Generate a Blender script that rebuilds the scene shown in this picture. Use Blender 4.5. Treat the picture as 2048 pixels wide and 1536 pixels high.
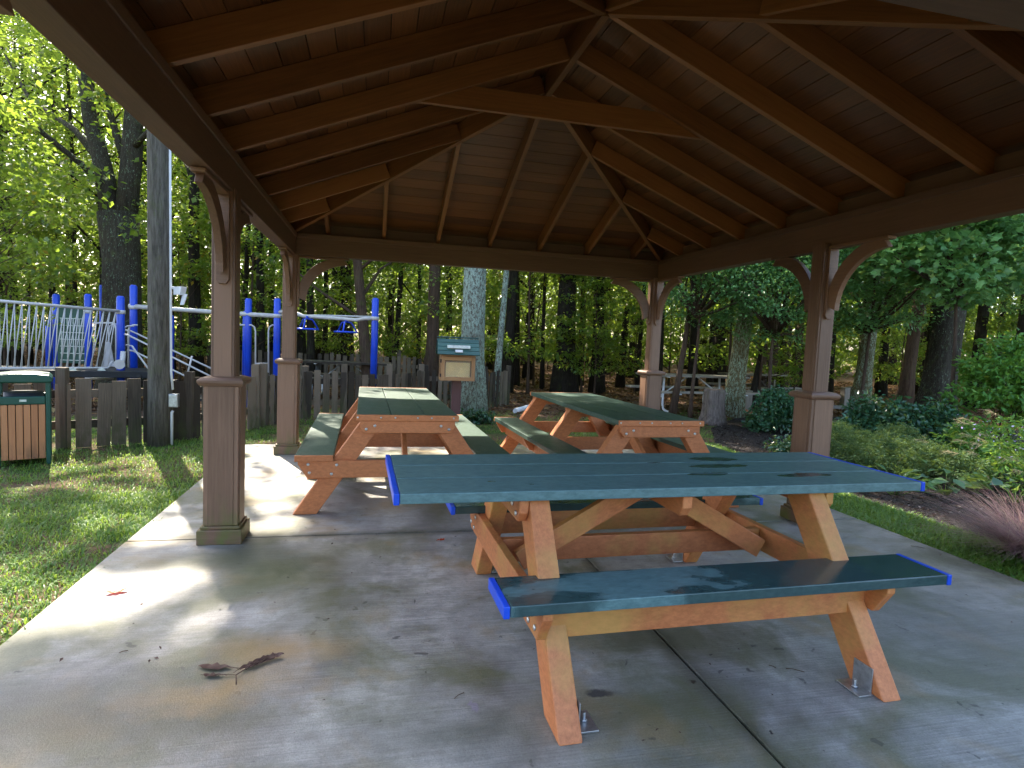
import bpy, math, random
import numpy as np
from mathutils import Vector, Matrix
R_ = math.radians
scene = bpy.context.scene
for o in list(bpy.data.objects): bpy.data.objects.remove(o)
COL = scene.collection

# ------------------------------------------------------------------ camera, sky, sun, exposure
CAM_H = 1.31
F_PX = 1189.3
RM = Matrix(((0.97371014, 0.04252908, -0.22378527), (-0.025128, 0, 0), (0, 0, 0)))
X_ = Vector((0.97371014, -0.025128, -0.22640043)); Y_ = Vector((-0.22378527, 0.08003999, -0.97134636)); Z_ = Vector((0.04252908, 0.99647488, 0.07231247))
ROT = Matrix((X_, Y_, Z_))            # world = ROT @ camera
cam = bpy.data.cameras.new('camera'); camo = bpy.data.objects.new('camera', cam); COL.objects.link(camo)
camo.matrix_world = Matrix.Translation((0, 0, CAM_H)) @ ROT.to_4x4()
cam.sensor_width = 36; cam.lens = F_PX / 2048 * 36; cam.clip_start = .05; cam.clip_end = 600
scene.camera = camo
SUN_EL = R_(45); SUN_H = Vector((-.38, .925)).normalized()     # horizontal direction towards the sun
SUN_D = Vector((SUN_H.x * math.cos(SUN_EL), SUN_H.y * math.cos(SUN_EL), math.sin(SUN_EL)))
w = bpy.data.worlds.new('World'); scene.world = w; w.use_nodes = True
nt = w.node_tree; bg = nt.nodes['Background']
sky = nt.nodes.new('ShaderNodeTexSky'); sky.sky_type = 'NISHITA'; sky.sun_disc = False
sky.sun_elevation = SUN_EL; sky.sun_rotation = math.atan2(SUN_H.x, SUN_H.y)
sky.air_density = 1.0; sky.dust_density = 2.6; sky.ozone_density = 0.55
nt.links.new(sky.outputs[0], bg.inputs[0]); bg.inputs[1].default_value = 0.15
sl = bpy.data.lights.new('sun', 'SUN'); sl.energy = 3.9; sl.angle = R_(0.55); sl.color = (1, .90, .74)
so = bpy.data.objects.new('sun', sl); COL.objects.link(so)
so.rotation_euler = (-SUN_D).to_track_quat('-Z', 'Y').to_euler(); so.location = (-10, 20, 30)
vs = scene.view_settings; vs.view_transform = 'Standard'; vs.look = 'None'; vs.gamma = 1; vs.exposure = 2.27
scene.cycles.max_bounces = 8; scene.cycles.diffuse_bounces = 5; scene.cycles.glossy_bounces = 3
scene.cycles.transmission_bounces = 4; scene.cycles.transparent_max_bounces = 6
scene.cycles.use_adaptive_sampling = True; scene.cycles.adaptive_threshold = .02
scene.cycles.use_denoising = True
scene.cycles.sample_clamp_indirect = 6; scene.cycles.caustics_reflective = False; scene.cycles.caustics_refractive = False

def at(px, py, D):
    """point seen at pixel (2048 x 1536 frame) at forward depth D metres"""
    v = ROT @ Vector((px - 1024, -(py - 768), -F_PX)); return Vector((0, 0, CAM_H)) + v * (D / F_PX)
def gnd(px, py, z=0.):
    v = ROT @ Vector((px - 1024, -(py - 768), -F_PX)); return Vector((0, 0, CAM_H)) + v * ((z - CAM_H) / v.z)

# ------------------------------------------------------------------ materials
def mat(name):
    m = bpy.data.materials.new(name); m.use_nodes = True; t = m.node_tree
    return m, t, t.nodes['Principled BSDF']
def nd(t, k, **kw):
    n = t.nodes.new(k)
    for a, b in kw.items():
        if a.startswith('i_'):
            key = a[2:]; key = int(key) if key.isdigit() else key.replace('_', ' ')
            n.inputs[key].default_value = b
        else: setattr(n, a, b)
    return n
def ramp(t, src, stops, interp='LINEAR'):
    r = nd(t, 'ShaderNodeValToRGB'); cr = r.color_ramp; cr.interpolation = interp
    while len(cr.elements) < len(stops): cr.elements.new(.5)
    for e, (p, c) in zip(cr.elements, stops):
        e.position = p; e.color = (c, c, c, 1) if isinstance(c, (int, float)) else (*c, 1)
    t.links.new(src, r.inputs[0]); return r.outputs[0]
def mix(t, a, b, f, mode='MIX'):
    n = nd(t, 'ShaderNodeMix', data_type='RGBA', blend_type=mode)
    for s, i in ((f, 0), (a, 6), (b, 7)):
        if isinstance(s, (int, float)): n.inputs[i].default_value = s
        elif isinstance(s, tuple): n.inputs[i].default_value = (*s, 1)
        else: t.links.new(s, n.inputs[i])
    return n.outputs[2]
def mth(t, op, a, b=None, c=None):
    n = nd(t, 'ShaderNodeMath', operation=op)
    for i, s in enumerate((a, b, c)):
        if s is None: continue
        if isinstance(s, (int, float)): n.inputs[i].default_value = s
        else: t.links.new(s, n.inputs[i])
    return n.outputs[0]
def noise(t, vec, scale, detail=4, rough=.55, stretch=None, out=0, dist=0):
    if stretch:
        mp = nd(t, 'ShaderNodeMapping'); mp.inputs['Scale'].default_value = stretch
        t.links.new(vec, mp.inputs[0]); vec = mp.outputs[0]
    n = nd(t, 'ShaderNodeTexNoise'); n.inputs['Scale'].default_value = scale
    n.inputs['Detail'].default_value = detail; n.inputs['Roughness'].default_value = rough
    n.inputs['Distortion'].default_value = dist
    t.links.new(vec, n.inputs['Vector']); return n.outputs[out]
def objc(t): return nd(t, 'ShaderNodeTexCoord').outputs['Object']
def attr(t, n, o='Vector'): return nd(t, 'ShaderNodeAttribute', attribute_name=n).outputs[o]
def bump(t, b, h, s=.3, d=.01):
    n = nd(t, 'ShaderNodeBump'); n.inputs['Strength'].default_value = s; n.inputs['Distance'].default_value = d
    t.links.new(h, n.inputs['Height']); t.links.new(n.outputs[0], b.inputs['Normal'])

def blob(t, wv, p, rx, ry, soft=.35):
    mp = nd(t, 'ShaderNodeMapping', vector_type='POINT'); t.links.new(wv, mp.inputs[0])
    mp.inputs['Location'].default_value = (-p[0] / rx, -p[1] / ry, 0); mp.inputs['Scale'].default_value = (1 / rx, 1 / ry, 0)
    ln = nd(t, 'ShaderNodeVectorMath', operation='LENGTH'); t.links.new(mp.outputs[0], ln.inputs[0])
    return ramp(t, ln.outputs['Value'], [(max(0., 1 - soft) * .5, 1.), (.5 + soft * .25, 0.)]) if False else ramp(t, mth(t, 'MULTIPLY', ln.outputs['Value'], .5), [(max(0., .5 - soft * .5), 1.), (min(1., .5 + soft * .25), 0.)])
def warp(t, oc, amt, scale):
    a = nd(t, 'ShaderNodeVectorMath', operation='SUBTRACT'); t.links.new(noise(t, oc, scale, 5, .65, out=1), a.inputs[0]); a.inputs[1].default_value = (.5, .5, .5)
    b = nd(t, 'ShaderNodeVectorMath', operation='SCALE'); t.links.new(a.outputs[0], b.inputs[0]); b.inputs['Scale'].default_value = amt
    c = nd(t, 'ShaderNodeVectorMath', operation='ADD'); t.links.new(oc, c.inputs[0]); t.links.new(b.outputs[0], c.inputs[1]); return c.outputs[0]
def m_wood(name, dark, light, grain=1., rough=.6, moss=None, bmp=.3, tintamt=.35):
    """painted or stained timber: grain runs along each board's own length (attribute gc)"""
    m, t, b = mat(name); g = attr(t, 'gc')
    n1 = noise(t, g, 9, 6, .6, (.35, 9, 9)); n2 = noise(t, g, 40, 3, .6, (.25, 6, 6)); n3 = noise(t, g, 2.2, 3, .5, (.6, 1.5, 1.5))
    v = mth(t, 'ADD', mth(t, 'MULTIPLY', n1, .5), mth(t, 'MULTIPLY', n2, .2)); v = mth(t, 'ADD', v, mth(t, 'MULTIPLY', n3, .35))
    v = mth(t, 'ADD', v, mth(t, 'MULTIPLY', mth(t, 'SUBTRACT', attr(t, 'tint', 'Fac'), .5), tintamt))
    c = ramp(t, v, [(.3, dark), (.72, light)])
    if moss:
        oz = nd(t, 'ShaderNodeSeparateXYZ'); t.links.new(nd(t, 'ShaderNodeNewGeometry').outputs['Position'], oz.inputs[0])
        f = ramp(t, oz.outputs[2], [(.0, 1.), (moss[1], 0.)])
        f = mth(t, 'MULTIPLY', f, ramp(t, noise(t, objc(t), 7, 4, .7, (1, 1, .5)), [(.42, 0.), (.62, 1.)]))
        c = mix(t, c, moss[0], mth(t, 'MULTIPLY', f, .85))
    t.links.new(c, b.inputs['Base Color']); b.inputs['Roughness'].default_value = rough
    bump(t, b, mth(t, 'ADD', n1, mth(t, 'MULTIPLY', n2, .5)), bmp, .004)
    return m
def m_plain(name, col, rough=.5, metal=0., var=.25, scale=12, bmp=.1, spec=.5):
    m, t, b = mat(name); n = noise(t, objc(t), scale, 5, .6)
    d = tuple(x * (1 - var) for x in col); l = tuple(min(1, x * (1 + var)) for x in col)
    t.links.new(ramp(t, n, [(.3, d), (.7, l)]), b.inputs['Base Color'])
    b.inputs['Roughness'].default_value = rough; b.inputs['Metallic'].default_value = metal; b.inputs['Specular IOR Level'].default_value = spec
    if bmp: bump(t, b, noise(t, objc(t), scale * 8, 3), bmp, .003)
    return m
def m_plastic_lumber(name, dark, light, green=0.):
    m, t, b = mat(name); g = attr(t, 'gc')
    n1 = noise(t, g, 55, 5, .75, (.5, 1, 1)); n2 = noise(t, g, 3, 3, .5)
    v = mth(t, 'ADD', mth(t, 'MULTIPLY', n1, .75), mth(t, 'MULTIPLY', n2, .25))
    v = mth(t, 'ADD', v, mth(t, 'MULTIPLY', mth(t, 'SUBTRACT', attr(t, 'tint', 'Fac'), .5), .14))
    c = ramp(t, v, [(.32, dark), (.68, light)])
    if green:
        f = ramp(t, noise(t, objc(t), 2.6, 4, .6), [(.48, 0.), (.66, green)])
        c = mix(t, c, (.52, .34, .08), f)
    t.links.new(c, b.inputs['Base Color']); b.inputs['Roughness'].default_value = .52
    bump(t, b, n1, .25, .003); return m
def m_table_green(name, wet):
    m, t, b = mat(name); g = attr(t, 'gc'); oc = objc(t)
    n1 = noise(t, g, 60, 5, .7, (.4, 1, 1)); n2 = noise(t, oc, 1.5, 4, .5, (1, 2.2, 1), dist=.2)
    c = ramp(t, n1, [(.3, (.062, .130, .140)), (.72, (.135, .245, .255))] if wet else [(.3, (.030, .066, .050)), (.72, (.058, .115, .088))])  # nearest table's base made lighter and bluer to carry the sky's reflection
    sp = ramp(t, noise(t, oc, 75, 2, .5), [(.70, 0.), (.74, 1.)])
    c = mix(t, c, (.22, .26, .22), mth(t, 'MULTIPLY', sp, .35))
    if wet == 'top':
        wv = warp(t, oc, .10, 5); n2 = None
        for (px, py, rx, ry) in ((1425, 918, .17, .05), (1440, 932, .21, .045), (1415, 948, .13, .035), (1610, 950, .19, .045), (1310, 925, .05, .02), (985, 962, .018, .008), (1060, 968, .012, .006)):
            g_ = gnd(px, py, .735); x_ = g_.x - 1.29; y_ = g_.y - 2.565; m_ = blob(t, wv, (x_ + .02 * y_, y_ - .02 * x_), rx, ry, .3)
            n2 = m_ if n2 is None else mth(t, 'MAXIMUM', n2, m_)
        n2 = mth(t, 'MULTIPLY', n2, .8)
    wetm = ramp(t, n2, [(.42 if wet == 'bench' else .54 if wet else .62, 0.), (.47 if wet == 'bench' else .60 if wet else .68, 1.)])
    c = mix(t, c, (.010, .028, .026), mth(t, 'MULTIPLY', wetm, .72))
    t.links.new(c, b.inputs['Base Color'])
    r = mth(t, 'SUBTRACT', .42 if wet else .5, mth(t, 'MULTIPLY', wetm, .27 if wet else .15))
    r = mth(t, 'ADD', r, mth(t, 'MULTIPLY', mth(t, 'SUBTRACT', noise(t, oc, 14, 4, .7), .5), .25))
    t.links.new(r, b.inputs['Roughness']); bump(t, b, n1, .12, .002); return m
def m_leaf(name, stops, trans=.45, rough=.5, spec=.35, tcol=(.42, .55, .05)):
    m, t, b = mat(name); v = attr(t, 'tint', 'Fac')
    c = ramp(t, v, stops); t.links.new(c, b.inputs['Base Color'])
    b.inputs['Roughness'].default_value = rough; b.inputs['Specular IOR Level'].default_value = spec
    tr = nd(t, 'ShaderNodeBsdfTranslucent'); tc = mix(t, c, tcol, .55); t.links.new(tc, tr.inputs[0])
    mx = nd(t, 'ShaderNodeMixShader'); mx.inputs[0].default_value = trans
    t.links.new(b.outputs[0], mx.inputs[1]); t.links.new(tr.outputs[0], mx.inputs[2])
    t.links.new(mx.outputs[0], t.nodes['Material Output'].inputs[0]); return m
def m_bark(name, dark, light, lichen=None, amt=.5, zfade=None):
    m, t, b = mat(name); oc = objc(t)
    n1 = noise(t, oc, 16, 6, .75, (2.2, 2.2, .22)); n2 = noise(t, oc, 6, 4, .6)
    c = ramp(t, n1, [(.3, dark), (.7, light)])
    if lichen:
        f = ramp(t, noise(t, oc, 34, 6, .85, (1, 1, .42)), [(.60 - .22 * amt, 0.), (.64 - .18 * amt, 1.)])
        f = mth(t, 'MULTIPLY', f, ramp(t, noise(t, oc, 1.1, 3), [(.25, .25), (.5, 1.)]))
        c = mix(t, c, lichen, mth(t, 'MULTIPLY', f, .9))
    c = mix(t, c, (.10, .13, .03), mth(t, 'MULTIPLY', ramp(t, n2, [(.55, 0.), (.75, 1.)]), .35))
    t.links.new(c, b.inputs['Base Color']); b.inputs['Roughness'].default_value = .9
    b.inputs['Specular IOR Level'].default_value = .2
    bump(t, b, n1, .9, .03); return m

MT = {}
MT['paint'] = m_wood('brown_paint', (.125, .064, .038), (.25, .138, .086), rough=.5, moss=((.09, .12, .015), .34))
MT['beam'] = m_wood('brown_beam_paint', (.090, .046, .027), (.175, .093, .056), rough=.5)
MT['rafter'] = m_wood('stained_rafter', (.15, .055, .016), (.34, .135, .043), rough=.42)
MT['deck'] = m_wood('stained_ceiling_boards', (.070, .025, .008), (.22, .080, .023), rough=.38, tintamt=.28)
MT['shingle'] = m_plain('shingle', (.05, .05, .05), .9, scale=30)
MT['orange'] = m_plastic_lumber('orange_plastic_lumber', (.40, .122, .040), (.66, .230, .082))
MT['orange_algae'] = m_plastic_lumber('orange_plastic_lumber_algae', (.40, .122, .040), (.66, .230, .082), green=.5)
MT['green_wet'] = m_table_green('wet_green_plastic_lumber', 'top')
MT['green'] = m_table_green('green_plastic_lumber', False)
MT['blue_cap'] = m_plain('blue_plastic', (.006, .07, .62), .35, var=.1)
MT['blue'] = m_plain('blue_powder_coat', (.012, .065, .58), .28, var=.15, scale=3, bmp=0)
MT['white_metal'] = m_plain('white_powder_coat', (.52, .50, .50), .4, var=.12, scale=5, bmp=0)
MT['tan_metal'] = m_plain('light_grey_coat', (.50, .48, .46), .4, var=.12)
MT['galv'] = m_plain('galvanised_steel', (.45, .46, .48), .38, metal=.85, var=.25, scale=40)
MT['bolt'] = m_plain('bolt_steel', (.7, .7, .7), .3, metal=.9, var=.1)
MT['black'] = m_plain('black_rubber', (.012, .013, .018), .6)
MT['dkgreen'] = m_plain('dark_green_plastic', (.004, .060, .042), .38, var=.15, scale=4)
MT['can_slat'] = m_wood('orange_slat', (.30, .105, .04), (.48, .20, .085), rough=.5, moss=((.07, .04, .02), .2))
MT['fence'] = m_wood('weathered_fence', (.038, .028, .019), (.175, .135, .095), rough=.9, bmp=.8, tintamt=.7, moss=((.06, .07, .02), .5))
MT['pole'] = None
MT['greywood'] = m_wood('grey_weathered_wood', (.14, .12, .10), (.34, .30, .25), rough=.85)
MT['boxwood'] = m_wood('box_cedar', (.22, .11, .045), (.45, .26, .12), rough=.5)
MT['boxpost'] = m_wood('maroon_post', (.07, .032, .032), (.13, .062, .058), rough=.6)
MT['boxroof'] = m_wood('teal_roof_boards', (.02, .075, .075), (.045, .13, .12), rough=.4)
MT['green_soaked'] = m_table_green('soaked_green_plastic_lumber', 'bench')
MT['pvc'] = m_plain('white_pvc', (.72, .72, .74), .35, var=.06)
MT['paper'] = m_plain('notice_paper', (.62, .46, .17), .7, var=.15, scale=6, bmp=0)
MT['plate'] = m_plain('pale_plate', (.55, .58, .52), .4, var=.3, scale=18, bmp=0)
MT['redleaf'] = m_leaf('red_leaf', [(0., (.60, .07, .02)), (1., (.75, .12, .03))], .4, .45, .3, (.9, .12, .03))
MT['deadleaf'] = m_plain('dead_leaf', (.075, .035, .028), .7, var=.5, scale=30)
MT['twig'] = m_plain('twig', (.10, .06, .04), .8)
MT['cut'] = m_plain('cut_wood', (.28, .18, .12), .9, var=.4, scale=20)
m, t, b = mat('clear_acrylic'); b.inputs['Base Color'].default_value = (.8, .75, .6, 1); b.inputs['Roughness'].default_value = .1
tr = nd(t, 'ShaderNodeBsdfTransparent'); mx = nd(t, 'ShaderNodeMixShader'); mx.inputs[0].default_value = .14; t.links.new(tr.outputs[0], mx.inputs[1]); t.links.new(b.outputs[0], mx.inputs[2]); t.links.new(mx.outputs[0], t.nodes['Material Output'].inputs[0]); MT['glass'] = m

FOREST = [(0., (.012, .040, .010)), (.30, (.026, .080, .016)), (.60, (.058, .135, .022)), (.85, (.12, .18, .025)), (.96, (.20, .19, .025)), (1., (.32, .15, .02))]
MT['leaf_forest'] = m_leaf('forest_leaf', FOREST, .52, .36, .55, (.56, .74, .08))
MT['leaf_cool'] = m_leaf('shade_tree_leaf', [(0., (.045, .13, .044)), (.5, (.11, .26, .09)), (.9, (.19, .37, .11)), (1., (.26, .33, .07))], .38, .40, .5, (.36, .6, .14))
MT['leaf_glossy'] = m_leaf('laurel_leaf', [(0., (.016, .06, .034)), (.6, (.038, .125, .065)), (1., (.09, .20, .09))], .2, .25, .6)
MT['leaf_bright'] = m_leaf('bright_shrub_leaf', [(0., (.045, .14, .026)), (.6, (.10, .26, .045)), (1., (.19, .37, .06))], .4, .4, .4)
MT['leaf_juniper'] = m_leaf('low_evergreen_leaf', [(0., (.028, .068, .030)), (.6, (.070, .135, .055)), (1., (.14, .20, .08))], .25, .6, .2)
MT['leaf_hosta'] = m_leaf('broad_leaf', [(0., (.03, .09, .045)), (.6, (.05, .14, .06)), (1., (.14, .22, .05))], .3, .35, .5)
MT['grass'] = m_leaf('grass_blade', [(0., (.045, .13, .022)), (.5, (.095, .215, .035)), (.85, (.20, .30, .06)), (1., (.38, .34, .16))], .4, .45, .4, (.45, .60, .06))
MT['plume'] = m_leaf('tan_plume', [(0., (.22, .17, .09)), (1., (.55, .47, .30))], .3, .7, .1, (.6, .5, .3))
MT['muhly'] = m_leaf('pink_plume', [(0., (.15, .08, .08)), (.6, (.34, .20, .20)), (.9, (.42, .30, .22)), (1., (.45, .42, .25))], .3, .7, .1, (.5, .3, .28))
MT['flower'] = m_leaf('lilac_flower', [(0., (.35, .28, .6)), (1., (.6, .55, .8))], .3, .6, .1, (.6, .5, .8))
MT['litter'] = m_leaf('litter_leaf', [(0., (.05, .025, .015)), (.5, (.14, .07, .035)), (.9, (.26, .14, .06)), (1., (.40, .28, .12))], .15, .7, .2, (.4, .2, .08))
MT['chips'] = m_leaf('mulch_chip', [(0., (.008, .005, .004)), (.6, (.028, .015, .012)), (.93, (.06, .035, .03)), (1., (.34, .28, .24))], .02, .85, .1)
MT['pole'] = m_bark('weathered_pole', (.035, .03, .024), (.19, .17, .14), (.12, .135, .07), .1)
MT['bark_dark'] = m_bark('dark_bark', (.010, .008, .006), (.05, .04, .032))
MT['bark_brown'] = m_bark('brown_bark', (.04, .025, .018), (.13, .085, .06))
MT['bark_lichen'] = m_bark('lichen_bark', (.045, .038, .030), (.20, .18, .14), (.38, .49, .40), .64)
MT['bark_part'] = m_bark('part_lichen_bark', (.016, .013, .010), (.085, .07, .052), (.24, .33, .22), .12)
MT['bark_moss'] = m_bark('mossy_bark', (.07, .05, .02), (.20, .16, .08), (.40, .50, .36), .5)
MT['bark_stump'] = m_bark('stump_bark', (.05, .035, .028), (.30, .235, .20))

# ground
def m_ground():
    m, t, b = mat('lawn_and_forest_floor'); oc = objc(t)
    xyz = nd(t, 'ShaderNodeSeparateXYZ'); t.links.new(oc, xyz.inputs[0])
    n1 = noise(t, oc, 1.1, 5, .6); n2 = noise(t, oc, 24, 6, .75); n3 = noise(t, oc, 4, 5, .7)
    soil = ramp(t, n2, [(.3, (.055, .033, .022)), (.55, (.15, .09, .058)), (.75, (.27, .19, .13))])
    turf = ramp(t, n2, [(.3, (.025, .05, .012)), (.7, (.07, .12, .025))])
    lawn = mix(t, turf, soil, ramp(t, mth(t, 'ADD', mth(t, 'MULTIPLY', n1, .6), mth(t, 'MULTIPLY', n3, .4)), [(.44, 0.), (.54, .9)]))
    d = ramp(t, mth(t, 'ADD', mth(t, 'MULTIPLY', xyz.outputs[1], .05), mth(t, 'MULTIPLY', n3, .12)), [(.50, 0.), (.56, 1.)])
    c = mix(t, lawn, soil, d)
    t.links.new(c, b.inputs['Base Color']); b.inputs['Roughness'].default_value = .95; b.inputs['Specular IOR Level'].default_value = .15
    bump(t, b, mth(t, 'ADD', n2, n3), .8, .03); return m
def m_mulch():
    m, t, b = mat('dark_mulch'); oc = objc(t); n = noise(t, oc, 45, 6, .8)
    t.links.new(ramp(t, n, [(.35, (.008, .005, .004)), (.6, (.03, .018, .014)), (.72, (.07, .045, .035))]), b.inputs['Base Color'])
    b.inputs['Roughness'].default_value = .9; bump(t, b, n, 1., .03); return m
def m_concrete():
    m, t, b = mat('stained_concrete'); oc = objc(t)
    big = noise(t, oc, .9, 5, .6); mid = noise(t, oc, 3.4, 6, .65, dist=.3); fine = noise(t, oc, 130, 3, .7)
    streak = noise(t, oc, 22, 4, .6, (.10, 6, 1)); alg = noise(t, oc, 1.25, 6, .62, (1, 1, 1), dist=.5)
    v = mth(t, 'ADD', mth(t, 'MULTIPLY', big, .45), mth(t, 'MULTIPLY', mid, .35)); v = mth(t, 'ADD', v, mth(t, 'MULTIPLY', streak, .20))
    c = ramp(t, v, [(.36, (.11, .104, .092)), (.47, (.27, .255, .238)), (.60, (.49, .465, .43))])
    c = mix(t, c, (.16, .15, .135), mth(t, 'MULTIPLY', ramp(t, noise(t, oc, 11, 6, .75), [(.46, 0.), (.62, 1.)]), .38))
    c = mix(t, c, (.12, .125, .055), mth(t, 'MULTIPLY', ramp(t, alg, [(.47, 0.), (.60, 1.)]), .70))
    c = mix(t, c, (.30, .20, .085), mth(t, 'MULTIPLY', ramp(t, noise(t, oc, 1.7, 4, .6, dist=.3), [(.54, 0.), (.66, 1.)]), .55))
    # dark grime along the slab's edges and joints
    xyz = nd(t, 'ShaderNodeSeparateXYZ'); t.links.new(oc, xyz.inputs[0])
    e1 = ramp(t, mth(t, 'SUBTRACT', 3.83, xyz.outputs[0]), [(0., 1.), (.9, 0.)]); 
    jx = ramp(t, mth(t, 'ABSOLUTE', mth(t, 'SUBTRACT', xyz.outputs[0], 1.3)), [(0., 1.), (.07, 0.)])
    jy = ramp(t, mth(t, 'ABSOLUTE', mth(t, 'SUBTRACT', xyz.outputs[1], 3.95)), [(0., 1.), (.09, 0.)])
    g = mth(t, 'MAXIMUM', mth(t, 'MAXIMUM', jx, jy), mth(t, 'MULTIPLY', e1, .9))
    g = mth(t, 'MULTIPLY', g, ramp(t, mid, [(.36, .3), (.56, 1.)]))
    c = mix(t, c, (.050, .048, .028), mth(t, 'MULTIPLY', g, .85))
    spots = ramp(t, noise(t, oc, 11, 3, .5, dist=.6), [(.69, 0.), (.71, 1.)])
    c = mix(t, c, (.05, .045, .045), mth(t, 'MULTIPLY', spots, .6))
    pores = ramp(t, noise(t, oc, 170, 2, .5), [(.66, 0.), (.72, 1.)]); c = mix(t, c, (.07, .065, .06), mth(t, 'MULTIPLY', pores, .5))
    specks = ramp(t, noise(t, oc, 38, 2, .5), [(.74, 0.), (.76, 1.)]); c = mix(t, c, (.03, .025, .02), mth(t, 'MULTIPLY', specks, .7))
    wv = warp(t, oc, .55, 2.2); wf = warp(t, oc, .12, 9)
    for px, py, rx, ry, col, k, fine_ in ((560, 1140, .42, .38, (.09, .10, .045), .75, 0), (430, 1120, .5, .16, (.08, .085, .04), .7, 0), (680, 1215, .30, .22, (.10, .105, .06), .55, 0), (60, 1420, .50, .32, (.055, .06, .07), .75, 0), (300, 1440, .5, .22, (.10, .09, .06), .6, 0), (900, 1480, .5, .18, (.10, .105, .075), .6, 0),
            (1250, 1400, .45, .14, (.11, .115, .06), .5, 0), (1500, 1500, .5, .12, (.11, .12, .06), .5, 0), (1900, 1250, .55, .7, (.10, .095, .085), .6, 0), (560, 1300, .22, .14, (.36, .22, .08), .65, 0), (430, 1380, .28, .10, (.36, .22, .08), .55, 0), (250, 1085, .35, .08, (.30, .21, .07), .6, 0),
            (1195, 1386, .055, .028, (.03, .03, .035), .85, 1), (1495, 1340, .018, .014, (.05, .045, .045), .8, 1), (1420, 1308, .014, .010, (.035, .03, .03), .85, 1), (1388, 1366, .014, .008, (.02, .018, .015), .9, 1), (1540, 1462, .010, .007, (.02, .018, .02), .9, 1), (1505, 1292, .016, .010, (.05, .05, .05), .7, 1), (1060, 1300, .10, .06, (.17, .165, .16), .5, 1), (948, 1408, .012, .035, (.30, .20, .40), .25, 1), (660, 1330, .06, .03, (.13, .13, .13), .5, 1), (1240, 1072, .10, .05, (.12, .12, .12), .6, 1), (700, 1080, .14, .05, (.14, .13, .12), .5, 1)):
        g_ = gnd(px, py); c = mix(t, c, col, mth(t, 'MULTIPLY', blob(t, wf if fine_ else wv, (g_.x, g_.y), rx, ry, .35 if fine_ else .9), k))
    cs = nd(t, 'ShaderNodeMix', data_type='RGBA', blend_type='OVERLAY'); cs.inputs[0].default_value = .38
    t.links.new(c, cs.inputs[6]); t.links.new(fine, cs.inputs[7])
    t.links.new(cs.outputs[2], b.inputs['Base Color'])
    t.links.new(ramp(t, mth(t, 'ADD', mth(t, 'MULTIPLY', big, .6), mth(t, 'MULTIPLY', mid, .4)), [(.42, .36), (.58, .68)]), b.inputs['Roughness'])
    bump(t, b, mth(t, 'ADD', mth(t, 'MULTIPLY', streak, .6), fine), .5, .003); return m
MT['ground'] = m_ground(); MT['mulch'] = m_mulch(); MT['concrete'] = m_concrete()

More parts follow.
